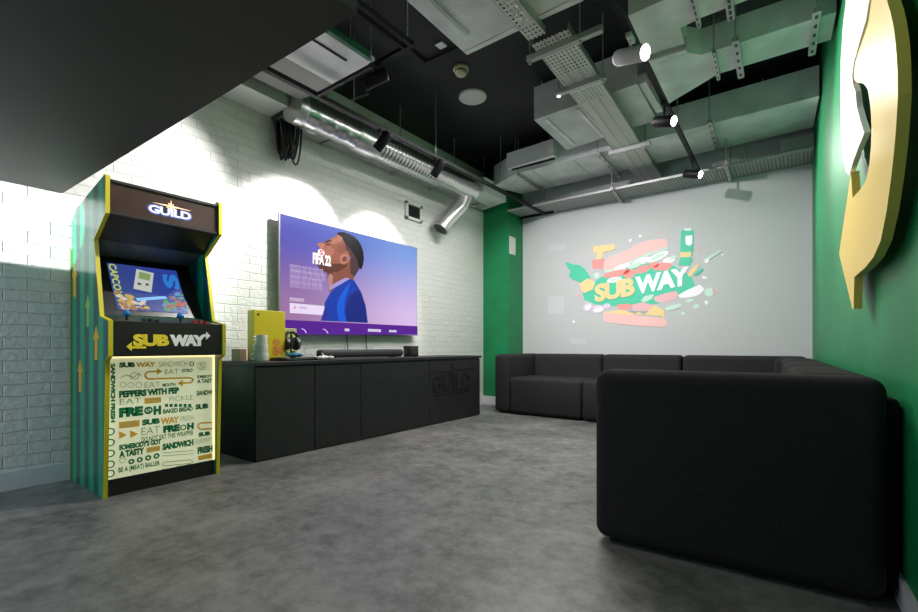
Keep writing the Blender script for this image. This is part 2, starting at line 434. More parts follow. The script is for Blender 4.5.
gp.line(m_, [(a0 + .05, .33), (a1 - .1, .335)], .01, 0, .004)
gp.poly(m_, [(a0 + .38, .70), (a0 + .41, .63), (a0 + .53, .61), (a0 + .41, .59), (a0 + .38, .53), (a0 + .36, .59), (a0 + .26, .61), (a0 + .36, .63)], 0, .006)
m_.build('relief_lettering', M['black_relief'], sb)

# ------------------------------------------------------------------ television
TX = -3.855
tl, tr, br = gx(279.2, 212.6, TX), gx(417, 247.6, TX), gx(417.5, 336, TX)
ty0, ty1, tz1, tz0 = tl.y, (tr.y + br.y) / 2, (tl.z + tr.z) / 2, 1.028
tv = thing('television', 'large wall mounted television with a purple game menu on the brick wall', 'television', (XL, (ty0 + ty1) / 2, tz0))
MB().box(TX - .03, TX - .002, ty0, ty1, tz0, tz1, .004).build('casing', mat('tv_silver_edge', (.35, .34, .36), .35, .6), tv)
MB().box(XL, TX - .03, ty0 + .25, ty1 - .25, tz0 + .2, tz1 - .2).build('wall_mount', M['black_metal'], tv)
W_, H_ = ty1 - ty0, tz1 - tz0
tp = Plane((TX - .002, ty0, tz0), (0, W_, 0), (0, 0, H_), (1, 0, 0))   # a, b run 0..1
scr = MB(); tp.rect(scr, .006, .994, .006, .994, 0, .002)
zmid = (tz0 + tz1) / 2 - tz0
ymid = (ty0 + ty1) / 2
tso = scr.build('screen', screen_mat('tv_picture', [(.34, .17, .36), (.70, .50, .82), (.05, .06, .50), (.18, .33, .76)], 1.0,
          (('Y', ty0 - ymid, ty1 - ymid), ('Z', .12, H_))), tv)
def tvp(name, mbf, col, s=1.0, h0=.0022):
    mb = MB(); mbf(mb, h0); return mb.build(name, em('screen_' + name, col, s), tso)
# points in the zoomed crop of the picture -> a, b on the screen
def tz_(x, y):
    p = gx(270 + x / 4.374, 205 + y / 4.374, TX); return ((p.y - ty0) / W_, (p.z - tz0) / H_)
def tpoly(name, pts, col, s=1.0, h0=.0022):
    return tvp(name, lambda mb, h: tp.poly(mb, [tz_(*q) for q in pts], h, .0006), col, s, h0)
tpoly('menu_bar', [(66, 502), (645, 530), (645, 568), (66, 566)], (.09, .015, .26))
tpoly('neck', [(246, 270), (330, 230), (385, 250), (365, 330), (300, 372), (258, 380), (252, 330)], (.22, .075, .05))
tpoly('neck_light', [(252, 320), (262, 300), (275, 310), (272, 360), (258, 378)], (.42, .2, .19), h0=.003)
tpoly('face', [(300, 126), (282, 138), (258, 150), (244, 160), (228, 164), (207, 166), (205, 171), (213, 180), (218, 190), (214, 197), (198, 208), (192, 216), (200, 224), (196, 231), (188, 240), (194, 250), (204, 258), (212, 272), (224, 288), (258, 300), (300, 290), (335, 270), (352, 215), (345, 160), (325, 128)], (.30, .10, .06), h0=.003)
tpoly('forehead', [(300, 132), (282, 142), (258, 155), (250, 166), (278, 172), (312, 160), (318, 142)], (.42, .17, .12), h0=.0034)
tpoly('jaw', [(194, 250), (204, 258), (212, 272), (224, 288), (258, 300), (300, 290), (335, 270), (338, 246), (300, 256), (262, 258), (226, 244), (206, 240)], (.11, .035, .025), h0=.0038)
tpoly('nose', [(228, 166), (207, 167), (215, 182), (222, 192), (236, 188), (240, 174)], (.46, .19, .13), h0=.0036)
tpoly('cheek', [(240, 182), (262, 178), (282, 195), (276, 218), (252, 226), (234, 210)], (.40, .15, .10), h0=.0036)
tpoly('temple', [(300, 175), (322, 170), (332, 200), (306, 214), (292, 200)], (.24, .08, .05), h0=.0036)
tpoly('eyebrow', [(240, 160), (262, 153), (272, 157), (244, 166)], (.03, .012, .01), h0=.0042)
tpoly('eye', [(246, 171), (262, 167), (264, 171), (250, 175)], (.02, .01, .01), h0=.0042)
tpoly('hair_fade', [(314, 140), (345, 150), (390, 200), (396, 270), (370, 312), (352, 300), (350, 262), (352, 232), (344, 205), (332, 198), (326, 168)], (.07, .035, .04), h0=.0042)
tpoly('hair', [(290, 124), (304, 118), (322, 119), (345, 126), (366, 138), (384, 154), (398, 176), (407, 204), (410, 235), (406, 262), (398, 284), (388, 270), (378, 235), (362, 206), (340, 180), (326, 164), (314, 140)], (.008, .007, .012), h0=.0046)
tpoly('ear', [(303, 232), (312, 218), (326, 213), (340, 216), (346, 232), (340, 250), (324, 261), (308, 256)], (.42, .17, .12), h0=.0052)
tpoly('ear_hollow', [(314, 234), (324, 224), (336, 228), (334, 244), (320, 250)], (.16, .05, .04), h0=.0056)
tpoly('shirt', [(222, 506), (232, 470), (240, 425), (262, 385), (300, 345), (345, 322), (368, 330), (398, 380), (418, 440), (428, 516)], (.012, .045, .36), h0=.003)
tpoly('shirt_fold', [(300, 506), (292, 450), (300, 410), (330, 360), (352, 340), (340, 380), (326, 420), (324, 470), (334, 510)], (.012, .10, .62), h0=.0036)
tpoly('shirt_shade', [(334, 510), (330, 450), (345, 400), (380, 372), (398, 385), (416, 440), (426, 515)], (.012, .022, .20), h0=.0036)
tpoly('shirt_shade', [(224, 504), (236, 462), (250, 440), (252, 480), (246, 505)], (.03, .03, .28), h0=.0036)
tpoly('collar', [(262, 372), (300, 352), (350, 322), (330, 318), (285, 340), (258, 360)], (.35, .28, .55), h0=.0045)
tpoly('menu_card', [(86, 428), (238, 442), (238, 482), (86, 472)], (.75, .65, .85), h0=.003)
def tvt(name, txt, x0, y0, x1, y1, col=(1, 1, 1), bold=.03, h0=.0055):
    (p0, q0), (p1, q1) = tz_(x0, y1), tz_(x1, y0)
    mb = MB(); tp.text(mb, txt, p0, p1, q0, q1, h0, .0004, bold); mb.build(name, em('screen_text_%s' % name, col, 1.0), tso)
tvt('title_lettering', 'FIFA 22', 186, 222, 266, 256, bold=.05)
tvt('title_lettering', 'S', 216, 198, 232, 217, (.9, .1, .15), h0=.0062)
mb = MB(); a, q = tz_(223, 208); tp.ell(mb, a, q, .022, .032, .0055, .0004); mb.build('title_badge', em('screen_badge', (.9, .85, .9)), tso)
for k, (x1, t_) in enumerate([(232, 'Play every matchday moment in'), (240, 'a new season of football with'), (226, 'friends in your favourite'), (228, 'stadiums around the')]):
    tvt('menu_text', 'lllllll llll lll llllll lll' if False else 'nnnnnnnn nnnn nnn nnnnn nnn', 86, 281 + k * 23, x1, 288 + k * 23 + k, (.5, .38, .58), .0)
tvt('menu_text', 'nnnnnnnn', 86, 410, 148, 420, (.8, .7, .85), .0)
tvt('menu_text', 'nnnn', 128, 446, 160, 454, (.3, .25, .4), .0)
tvt('menu_text', 'nnnn', 326, 541, 346, 552, (.9, .85, 1), .03)
tvt('menu_text', 'nnnnnnn', 428, 544, 484, 554, (.9, .85, 1), .03)
tvt('menu_text', 'nnnn', 520, 548, 552, 556, (.9, .85, 1), .03)
mb = MB(); a, q = tz_(108, 448); tp.ell(mb, a, q, .008, .012, .0055, .0004); mb.build('menu_icon', em('screen_icon', (.9, .3, .35)), tso)
mb = MB(); tp.line(mb, [tz_(136, 540), tz_(150, 546), tz_(158, 560)], .006, .0055, .0004); mb.build('menu_icon', em('screen_arc', (.7, .55, .95)), tso); mb = MB(); tp.line(mb, [tz_(230, 542), tz_(244, 548), tz_(253, 562)], .006, .0055, .0004)
mb.build('menu_icon', em('screen_arc', (.7, .55, .95)), tso)
for u in (347, 366):
    p = gx(u, 337, -3.93); tag(MB().tube([(p.x, p.y, tz0 + .25), (p.x, p.y, .95), (p.x + .01, p.y + .02, SZ + .003)], .005).build('cable', M['black_plastic']),
        'thin cable hanging below the television, %s of the two' % ('left' if u == 347 else 'right'), 'cable', 'cables below the television')

# ------------------------------------------------------------------ arcade machine
AY0, AY1 = .888, 1.552
ar = thing('arcade_machine', 'tall green arcade machine with yellow edges against the brick wall', 'arcade machine', (-3.6, 1.22, 0))
prof = [(-3.925, 0), (-3.28, 0), (-3.243, .815), (-3.19, .845), (-3.19, 1.045), (-3.34, 1.075), (-3.455, 1.555), (-3.243, 1.68), (-3.243, 1.895), (-3.275, 1.905), (-3.86, 1.80), (-3.915, 1.74)]
for y, sgn in ((AY0, -1), (AY1, 1)):
    yi = y - sgn * .022
    MB().prism([(x, min(y, yi), z) for x, z in prof], (0, .022, 0)).build('side_panel', M['arc_green'], ar)
    # yellow edge strip running round the profile
    mb = MB()
    fr = prof[1:10]; ytr = (y - .002 if sgn < 0 else y - .019)
    for (x0, z0), (x1, z1) in zip(fr, fr[1:]):
        d = Vector((x1 - x0, 0, z1 - z0)).normalized(); n = Vector((d.z, 0, -d.x))
        e0, e1 = Vector((x0, 0, z0)) - d * .003, Vector((x1, 0, z1)) + d * .003
        mb.prism([(e0.x, ytr, e0.z), (e1.x, ytr, e1.z), (e1.x + n.x * .006, ytr, e1.z + n.z * .006), (e0.x + n.x * .006, ytr, e0.z + n.z * .006)], (0, .021, 0))
    mb.build('edge_trim', M['yellow'], ar)
    MB().box(-3.932, -3.922, y - .008, y + .008, 0, 1.55).build('rear_edge_trim', M['arrow_lime'], ar)
YI0, YI1 = AY0 + .022, AY1 - .022
MB().box(-3.92, -3.9, YI0, YI1, .0, 1.77).build('back_panel', M['arc_black'], ar)
MB().prism([(-3.3, YI0, 1.885), (-3.86, YI0, 1.785), (-3.86, YI0, 1.765), (-3.3, YI0, 1.865)], (0, YI1 - YI0, 0)).build('top_panel', M['arc_black'], ar)
mq = MB(); mq.box(-3.30, -3.262, YI0, YI1, 1.69, 1.872); mqo = mq.build('marquee', mat('marquee_print', (.05, .026, .022), .25), ar)
mb = MB(); mb.box(-3.30, -3.25, YI0, YI1, 1.87, 1.885); mb.box(-3.30, -3.25, YI0, YI1, 1.68, 1.692); mb.build('marquee_trim', M['arc_black'], ar)
mp = Plane((-3.262, YI0, 1.69), (0, YI1 - YI0, 0), (0, 0, .18), (1, 0, 0))
M['guild'] = mat('guild_logo_print', (.7, .74, .95), .3, emit=.55, ecol=(.65, .7, 1)); M['star'] = mat('star_print', (1, .6, .35), .3, emit=.8)
M['guild_blue'] = mat('guild_blue_outline', (.07, .09, .35), .3, emit=.1)
mb = MB(); mp.text(mb, 'GUILD', .31, .74, .22, .60, .0002, .002, .09); mb.build('marquee_outline', M['guild_blue'], mqo)
mb = MB(); mp.text(mb, 'GUILD', .325, .725, .27, .55, .0026, .002, .035)
mb.build('marquee_lettering', M['guild'], mqo)
mb = MB(); mp.poly(mb, [(.53, .86), (.54, .66), (.73, .62), (.54, .60), (.53, .44), (.52, .60), (.36, .63), (.52, .66)], .005, .0015)
mp.poly(mb, [(.50, .74), (.53, .66), (.56, .74), (.545, .635), (.58, .52), (.53, .6), (.48, .54), (.515, .635)], .0055, .0015); mb.build('marquee_star', M['star'], mqo)
# speaker slope under the marquee, cabinet throat, bezel and screen
MB().prism([(-3.27, YI0, 1.685), (-3.47, YI0, 1.565), (-3.50, YI0, 1.565), (-3.29, YI0, 1.695)], (0, YI1 - YI0, 0)).build('speaker_panel', M['arc_black'], ar)
def slab(x0, z0, x1, z1, th, y0, y1):
    d = Vector((x1 - x0, 0, z1 - z0)).normalized(); n = Vector((d.z, 0, -d.x))
    return [(x0, y0, z0), (x1, y0, z1), (x1 - n.x * th, y0, z1 - n.z * th), (x0 - n.x * th, y0, z0 - n.z * th)], (0, y1 - y0, 0)
MB().prism(*slab(-3.47, 1.10, -3.72, 1.50, .02, YI0, YI1)).build('bezel', M['arc_bezel'], ar)
MB().prism(*slab(-3.72, 1.50, -3.49, 1.565, .02, YI0, YI1)).build('upper_bezel', mat('bezel_upper', (.12, .115, .1), .4), ar)
MB().prism(*slab(-3.34, 1.062, -3.47, 1.10, .02, YI0, YI1)).build('control_deck', mat('deck_print', (.03, .07, .04), .35, noise=.5, nscale=18), ar)
bd = Vector((-3.72 + 3.47, 0, .40)); bl = bd.length; bd.normalize(); bn = Vector((bd.z, 0, -bd.x))
bp = Plane(Vector((-3.47, YI0, 1.10)), (0, YI1 - YI0, 0), bd * bl, bn)
mb = MB(); bp.rect(mb, .17, .85, .08, .88, .001, .003); aso = mb.build('screen', screen_mat('arcade_picture', [(.06, .1, .32), (.04, .06, .35), (.04, .07, .28), (.03, .06, .4)], .8,
          (('Y', -.25, .25), ('Z', 1.1, 1.5))), ar)
for txt, x0, x1, y0, y1, c, rt in [('CAPCOM', .18, .25, .30, .87, (.5, .6, .15), -1), ('SNES', .70, .85, .55, .74, (.03, .25, .6), 0)]:
    if txt == 'CAPCOM':
        mb = MB(); bp.text(mb, txt, x0, x1, y0, y1, .004, .0006, .03, rt); mb.build('screen_lettering', em('cap_text', c, .9), aso)
mb = MB(); bp.text(mb, 'S', .68, .84, .52, .80, .004, .0006, .05, 1); mb.build('screen_emblem', em('blue_emblem', (.03, .22, .65), .9), aso)
ca, cb = .48, .62
def rotp(pts, t=-.25, k=1.0): return [(ca + x * math.cos(t) - y * math.sin(t) * .8, cb + (x * math.sin(t) + y * math.cos(t)) * k) for x, y in pts]
mb = MB(); bp.poly(mb, rotp([(-.085, -.19), (.085, -.19), (.085, .19), (-.085, .19)]), .004, .001); mb.build('screen_handheld', em('handheld', (.55, .6, .52), .9), aso)
mb = MB(); bp.poly(mb, rotp([(-.055, .02), (.055, .02), (.055, .15), (-.055, .15)]), .0055, .0006); mb.build('screen_handheld_display', em('handheld_glass', (.25, .34, .14), .9), aso)
mb = MB(); bp.poly(mb, rotp([(-.055, -.1), (-.02, -.1), (-.02, -.06), (-.055, -.06)]), .0055, .0006); bp.poly(mb, rotp([(.02, -.08), (.05, -.08), (.05, -.04), (.02, -.04)]), .0055, .0006); mb.build('screen_handheld_keys', em('handheld_keys', (.12, .04, .15), .9), aso)
cols = [(.5, .12, .06), (.6, .4, .1), (.08, .35, .12), (.7, .6, .5), (.1, .3, .6), (.35, .2, .12)]
grp = [MB() for _ in cols]
for k in range(70):
    if k % 2: a = random.uniform(.19, .45); q = random.uniform(.10, .40 - (a - .19) * .6)
    else: a = random.uniform(.62, .825); q = random.uniform(.11, .22 + (a - .6) * 1.1)
    bp.ell(grp[k % 6], a, q, random.uniform(.012, .03), random.uniform(.02, .05), .004 + .0004 * (k % 7), .0004, random.uniform(0, 3), 8)
for g_, c in zip(grp, cols): g_.build('screen_picture', em('pic', c, .8), aso)
mb = MB(); bp.line(mb, [(.36, .26), (.66, .34)], .05, .008, .0005); mb.build('screen_beam', em('beam', (.2, .5, .85), 1.0), aso)
# control panel
cpo = MB().box(-3.38, -3.196, YI0, YI1, .842, 1.046).build('control_panel', M['arc_black'], ar)
MB().prism([(-3.2, YI0, 1.047), (-3.34, YI0, 1.072), (-3.34, YI0, 1.05), (-3.2, YI0, 1.03)], (0, YI1 - YI0, 0)).build('control_top', mat('control_top_print', (.02, .03, .025), .35), ar)
for y in (1.0, 1.30):
    j = MB().cyl((-3.265, y, 1.05), (-3.27, y, 1.085), .007).build('joystick', M['black_metal'], ar, True)
    MB().sph((-3.271, y, 1.098), .020).build('joystick_ball', mat('blue_ball', (.01, .17, .5), .2), j, True)
MR = mat('red_button', (.4, .02, .03), .3); MBb = mat('black_button', (.02, .02, .02), .3)
for i, y in enumerate([1.08, 1.115, 1.15, 1.09, 1.125, 1.37, 1.405, 1.44, 1.385, 1.42]):
    x = -3.23 if i % 5 < 3 else -3.27
    z = 1.047 + (-3.2 - x) / .14 * .025
    MB().cyl((x, y, z - .004), (x, y, z + .012), .013).build('button', MR if i > 4 else MBb, ar, True)
cp = Plane((-3.196, YI0, .842), (0, YI1 - YI0, 0), (0, 0, .204), (1, 0, 0))
mb = MB(); cp.text(mb, 'SUB', .16, .475, .28, .64, .0003, .002, .06, shear=0)
cp.poly(mb, [(.105, .27), (.15, .13), (.15, .21), (.27, .21), (.27, .28), (.15, .28), (.15, .40)], .0003, .002); mb.build('control_lettering', M['brand_yellow'], cpo)
mb = MB(); cp.text(mb, 'WAY', .48, .83, .28, .64, .0003, .002, .085)
cp.poly(mb, [(.88, .62), (.835, .76), (.835, .67), (.80, .67), (.80, .59), (.835, .59), (.835, .49)], .0003, .002); mb.build('control_lettering', M['brand_white'], cpo)
# lit front panel
PX = -3.305
def ap(x, y):
    p = gx(60 + x / 3.222, 320 + y / 3.222, PX); return p.y, p.z
fp = Plane((PX, 0, 0), (0, 1, 0), (0, 0, 1), (1, 0, 0))
pb, pt_ = .10, .835
fpn = MB().box(PX - .02, PX, YI0, YI1, pb, pt_).build('front_panel', M['panel_cream'], ar)
MB().box(PX - .02, PX + .006, YI0, YI1, 0, pb).build('kick_plate', M['arc_black'], ar)
mb = MB()
for (y0, y1, z0, z1) in [(YI0, YI0 + .004, pb, pt_), (YI1 - .005, YI1, pb, pt_), (YI0, YI1, pt_ - .005, pt_)]:
    mb.box(PX, PX + .007, y0, y1, z0, z1)
mb.build('led_strip', M['led'], fpn)
PK = {'g': M['print_green'], 'p': M['print_pale'], 'a': M['print_amber']}
def ptxt(k, txt, x0, y0, x1, y1, bold=.04, rot=0):
    xm, ym = (x0 + x1) / 2, (y0 + y1) / 2
    ya, _ = ap(x0, ym); yb, _ = ap(x1, ym); _, zt = ap(xm, y0); _, zb = ap(xm, y1)
    lim0, lim1 = YI0 + .009, YI1 - .009
    ya, yb = max(ya, lim0), min(yb, lim1); zb = max(zb, pb + .004); zt = min(zt, pt_ - .01)
    mb = MB(); fp.text(mb, txt, ya, yb, zb, zt, .0003, .0008, bold + (.02 if k == 'g' else 0), rot); mb.build('panel_lettering', PK[k], fpn)
def prect(k, x0, y0, x1, y1, h0=.0003):
    xm, ym = (x0 + x1) / 2, (y0 + y1) / 2
    ya, _ = ap(x0, ym); yb, _ = ap(x1, ym); _, zt = ap(xm, y0); _, zb = ap(xm, y1)
    mb = MB(); fp.rect(mb, max(ya, YI0 + .009), min(yb, YI1 - .009), max(zb, pb + .003), zt, h0, .0008); mb.build('panel_bar', PK[k], fpn)
def pfill(k, pts):
    mb = MB(); fp.poly(mb, [ap(*p) for p in pts], .0003, .001); mb.build('panel_arrowhead', PK[k], fpn)
def pcirc(k, x, y, r, wd=.006):
    a, q = ap(x, y); a2, _ = ap(x + r, y); rr = a2 - a; mb = MB(); fp.ring(mb, a, q, rr, rr, wd, .0003, .0008); mb.build('panel_ring', PK[k], fpn)
def pline(k, pts, wd): mb = MB(); fp.line(mb, [ap(*p) for p in pts], wd, .0003, .0008); mb.build('panel_line', PK[k], fpn)
ptxt('g', 'SUB', 190, 136, 242, 153, .05); ptxt('a', 'WAY', 244, 135, 308, 152, .05); ptxt('p', 'SANDWICH', 318, 133, 410, 150, .0)
pcirc('g', 424, 141, 8)
pcirc('p', 457, 148, 14, .004); ptxt('p', 'S', 450, 140, 464, 156, 0)
pline('p', [(195, 185), (215, 176), (235, 186), (255, 172), (262, 180)], .005); pcirc('p', 240, 180, 14, .004)
pline('a', [(318, 165), (282, 167), (272, 178), (282, 190), (420, 186), (430, 192), (422, 202), (392, 203)], .011)
pfill('a', [(330, 165), (312, 155), (312, 177)]); pfill('a', [(378, 204), (396, 193), (396, 214)])
ptxt('p', 'EAT', 338, 158, 382, 174, 0); ptxt('g', 'GYRO', 392, 157, 427, 168, .02)
for x in (203, 228, 254): pcirc('p', x, 209, 11, .004)
ptxt('p', 'EAT', 272, 200, 324, 218, 0); ptxt('g', 'MOUTH', 330, 203, 372, 214, .02)
ptxt('g', 'SOMEBODY', 441, 177, 490, 187, .02); ptxt('g', 'A TAST', 441, 190, 490, 203, .03); ptxt('g', 'SANDW', 440, 226, 494, 242, .03)
ptxt('g', 'PEPPERS WITH PEP', 190, 222, 384, 244, .05)
ptxt('p', 'EAT', 192, 252, 262, 270, 0); prect('a', 272, 250, 326, 268); ptxt('p', 'nnnnn', 280, 254, 318, 264, 0); ptxt('p', 'PICKLE', 352, 244, 428, 260, 0)
for i in range(6): prect('g', 338 + i * 15, 270, 348 + i * 15, 280)
ptxt('g', 'SUB', 436, 270, 478, 287, .05)
ptxt('g', 'FRE', 190, 280, 268, 311, .06); pcirc('g', 285, 291, 14, .009); ptxt('g', 'S', 278, 282, 292, 300, .02); ptxt('g', 'H', 301, 276, 326, 305, .06)
ptxt('g', 'BAKED BREAD', 332, 283, 428, 297, .02)
prect('a', 190, 325, 256, 346); ptxt('p', 'nnnnnnn', 198, 330, 248, 341, 0); ptxt('g', 'SUB', 264, 318, 322, 337, .05); ptxt('a', 'WAY', 324, 312, 384, 334, .05)
ptxt('p', 'FRESH', 388, 308, 430, 324, 0)
pfill('a', [(190, 358), (215, 370), (190, 384)]); pfill('a', [(226, 355), (252, 366), (226, 381)])
ptxt('p', 'EAT', 262, 344, 322, 368, 0)
ptxt('g', 'FRE', 332, 338, 386, 361, .06); pcirc('g', 397, 346, 10, .007); ptxt('g', 'H', 409, 331, 431, 353, .06)
ptxt('g', 'DO NOT EAT THIS WRAPPER', 262, 366, 430, 382, .0)
pline('a', [(490, 330), (452, 332), (442, 342), (452, 352), (490, 350)], .011); ptxt('g', 'SUB', 446, 360, 484, 374, .05)
ptxt('g', "SOMEBODY'S GOT", 190, 392, 326, 410, .04); ptxt('g', 'A TASTY', 190, 416, 272, 438, .05); prect('a', 279, 408, 322, 424); ptxt('p', 'nnnn', 286, 412, 316, 420, 0)
ptxt('g', 'SANDWICH', 330, 391, 430, 412, .05); ptxt('p', 'SUBWAY', 436, 380, 490, 396, 0); ptxt('g', 'FRESH', 443, 406, 494, 428, .05)
for x, y in ((230, 456), (257, 450), (284, 444), (311, 438)): pcirc('g', x, y, 10, .010)
pcirc('p', 202, 452, 11, .004); pline('p', [(330, 428), (430, 420)], .004); pline('p', [(330, 438), (430, 430)], .004)
ptxt('g', 'BE A (MEAT) BALLER', 188, 464, 322, 484, .01); pline('p', [(335, 458), (420, 450), (428, 456), (420, 462), (336, 470), (330, 464), (336, 458)], .005)
prect('a', 445, 434, 490, 448)
ptxt('a', 'SUBWAY', 190, 496, 300, 510, .04); ptxt('p', 'PEPPERS', 310, 484, 420, 496, 0)
ptxt('g', 'SANDWICH FRESH', 163, 140, 178, 330, .04, -1)
for y in (360, 395, 430, 465, 495): pcirc('g', 162, y, 15, .007)
# arrows printed on the side
sp = Plane((0, AY0, 0), (1, 0, 0), (0, 0, 1), (0, -1, 0))
def sarrow(u, v0, v1, mt):
    p = gy(u, v0, AY0); q = gy(u, v1, AY0); wd, hd = .028, .085
    mb = MB(); sp.poly(mb, [(p.x - wd, q.z), (p.x + wd, q.z), (p.x + wd, p.z - hd), (p.x + wd * 2.1, p.z - hd), (p.x, p.z), (p.x - wd * 2.1, p.z - hd), (p.x - wd, p.z - hd)], 0, .0012)
    mb.build('side_arrow', mt, ar)
sarrow(88, 294, 327, M['arrow_lime']); sarrow(96.3, 325, 360, M['arrow_amber']); sarrow(80.3, 359, 392, M['arrow_amber']); sarrow(74.8, 264, 297, M['arrow_amber'])

# ------------------------------------------------------------------ things on the sideboard
ST = SZ + .001
bx = thing('box', 'upright yellow console box standing on the left end of the sideboard', 'box', (-3.62, 2.10, ST))
MB().box(-3.70, -3.60, 1.985, 2.27, ST, 1.20, .003).build('carton', mat('yellow_card', (.52, .43, .01), .45), bx)
yp = Plane((-3.60, 1.985, ST), (0, .285, 0), (0, 0, .42), (1, 0, 0))
mb = MB(); yp.poly(mb, [(.10, .90), (.17, .90), (.17, .94), (.10, .94)], .0003, .001); mb.build('print', M['black_plastic'], bx)
mb = MB()
for k in range(26): yp.ell(mb, random.uniform(.62, .92), random.uniform(.12, .45), .05, .035, .0003 + .0001 * k, .0004, random.uniform(0, 3), 7)
mb.build('print', mat('orange_print', (.55, .2, .03), .5), bx)
def mug(z, y, x, label, r=.05, h=.07):
    t = thing('mug', label, 'mug', (x, y, z), 0, 'stacked mugs on the sideboard')
    MB().lathe([(r * .86, 0), (r, .01), (r, h), (r - .005, h), (r - .006, .014), (.0, .012)], (0, 0, 0), 'Z', 24).build('cup', M['white_plastic'], t, True, world=False)
    MB().tube([(0, -r + .003, h * .85), (0, -r - .022, h * .78), (0, -r - .027, h * .5), (0, -r - .02, h * .25), (0, -r + .003, h * .2)], .006).build('handle', M['white_plastic'], t, True, world=False)
mug(ST, 1.985, -3.50, 'white mug at the bottom of the stack on the sideboard', .06, .072)
mug(ST + .0725, 1.99, -3.50, 'white mug in the middle of the stack on the sideboard', .054, .07)
mug(ST + .143, 1.995, -3.50, 'white mug on top of the stack on the sideboard', .044, .07)
cb_ = tag(MB().box(-3.75, -3.62, 1.875, 1.935, ST, ST + .10, .003).build('small_box', mat('brown_card', (.3, .2, .12), .6)), 'small brown box left of the yellow box on the sideboard', 'box')
pf = thing('picture_box', 'yellow green picture box behind the black headset on the sideboard', 'box', (-3.74, 2.37, ST))
MB().box(-3.78, -3.73, 2.29, 2.47, ST, ST + .285, .003).build('carton', mat('lime_card', (.4, .42, .14), .5), pf)
yp = Plane((-3.73, 2.29, ST), (0, .18, 0), (0, 0, .285), (1, 0, 0))
mb = MB()
for k in range(16): yp.ell(mb, random.uniform(.15, .85), random.uniform(.15, .75), .12, .07, .0003 + .0001 * k, .0004, random.uniform(0, 3), 7)
mb.build('print', mat('dark_print', (.05, .1, .07), .5), pf)
hs = thing('headset', 'black headset on a stand before the yellow green box', 'headset', (-3.62, 2.34, ST))
MB().cyl((-3.62, 2.34, ST), (-3.62, 2.34, ST + .012), .05).build('stand_base', M['black_plastic'], hs, True)
MB().cyl((-3.62, 2.34, ST + .012), (-3.62, 2.34, ST + .235), .008).build('stand_post', M['black_plastic'], hs, True)
arc = [(-3.62, 2.34 + .075 * math.cos(t), ST + .165 + .085 * math.sin(t)) for t in [PI * k / 12 for k in range(13)]]
MB().tube(arc, .014).build('headband', M['black_plastic'], hs, True)
for y in (2.29, 2.39):
    MB().lathe([(.04, -.024), (.058, -.014), (.058, .014), (.04, .024)], (-3.62, y, ST + .145), 'Y', 20).build('ear_cup', M['black_plastic'], hs, True)
MB().lathe([(.059, -.004), (.061, 0), (.059, .004)], (-3.62, 2.39, ST + .145), 'Y', 20).build('trim_ring', M['steel'], hs, True)
gc = thing('game_console', 'flat black game console lying behind the white controller', 'game console', (-3.52, 2.33, ST))
MB().box(-3.60, -3.43, 2.13, 2.50, ST, ST + .028, .006).build('case', M['black_plastic'], gc, True)
MB().box(-3.432, -3.428, 2.18, 2.45, ST + .012, ST + .016).build('disc_slot', M['steel'], gc)
def pad(name, loc, rz, mt, label):
    t = thing(name, label, 'game controller', loc, rz, 'game controllers on the sideboard')
    b_ = MB(); b_.sph((0, 0, .022), .05, (1, .62, .4)); b_.sph((-.055, -.03, .018), .03, (.8, 1.6, .6)); b_.sph((.055, -.03, .018), .03, (.8, 1.6, .6)); b_.build('grip_body', mt, t, True, world=False)
    for x in (-.024, .024): MB().cyl((x, -.012, .038), (x, -.012, .052), .009).build('thumb_stick', M['black_plastic'], t, True, world=False)
pad('game_controller', (-3.42, 2.535, ST), PI / 2, M['white_plastic'], 'white game controller at the left end of the soundbar')
pad('game_controller', (-3.50, 2.27, ST + .0285), PI / 2 + .6, mat('teal_pad', (.02, .16, .26), .35), 'blue game controller lying on the black game console')
tag(MB().tube([(-3.47 + .02 * math.sin(k), 2.43 + .03 * math.cos(k * .7) + .012 * k, ST + .006 + .05 * abs(math.sin(k * .45))) for k in range(12)], .004).build('cable', M['white_plastic']), 'white looped cable on the sideboard beside the controllers', 'cable')
so = thing('soundbar', 'long black soundbar on the sideboard below the television', 'soundbar', (-3.75, 3.25, ST))
p0, p1 = 2.72, 3.86
MB().box(-3.80, -3.69, p0, p1, ST + .006, ST + .088, .03, 4).build('grille', mat('black_mesh_fabric', (.016, .016, .017), .7, bump=.2, bscale=600), so, True)
for y in (p0 + .15, p1 - .15): MB().box(-3.78, -3.71, y - .03, y + .03, ST, ST + .02).build('foot', M['black_plastic'], so)
sk = thing('speaker', 'small black cube speaker right of the soundbar', 'speaker', (-3.75, 4.03, ST))
MB().box(-3.80, -3.69, 3.955, 4.11, ST, ST + .125, .008).build('case', M['black_plastic'], sk, True)
MB().cyl((-3.692, 4.03, ST + .065), (-3.686, 4.03, ST + .065), .045, n=24).build('grille', mat('speaker_mesh', (.02, .02, .021), .6), sk, True)

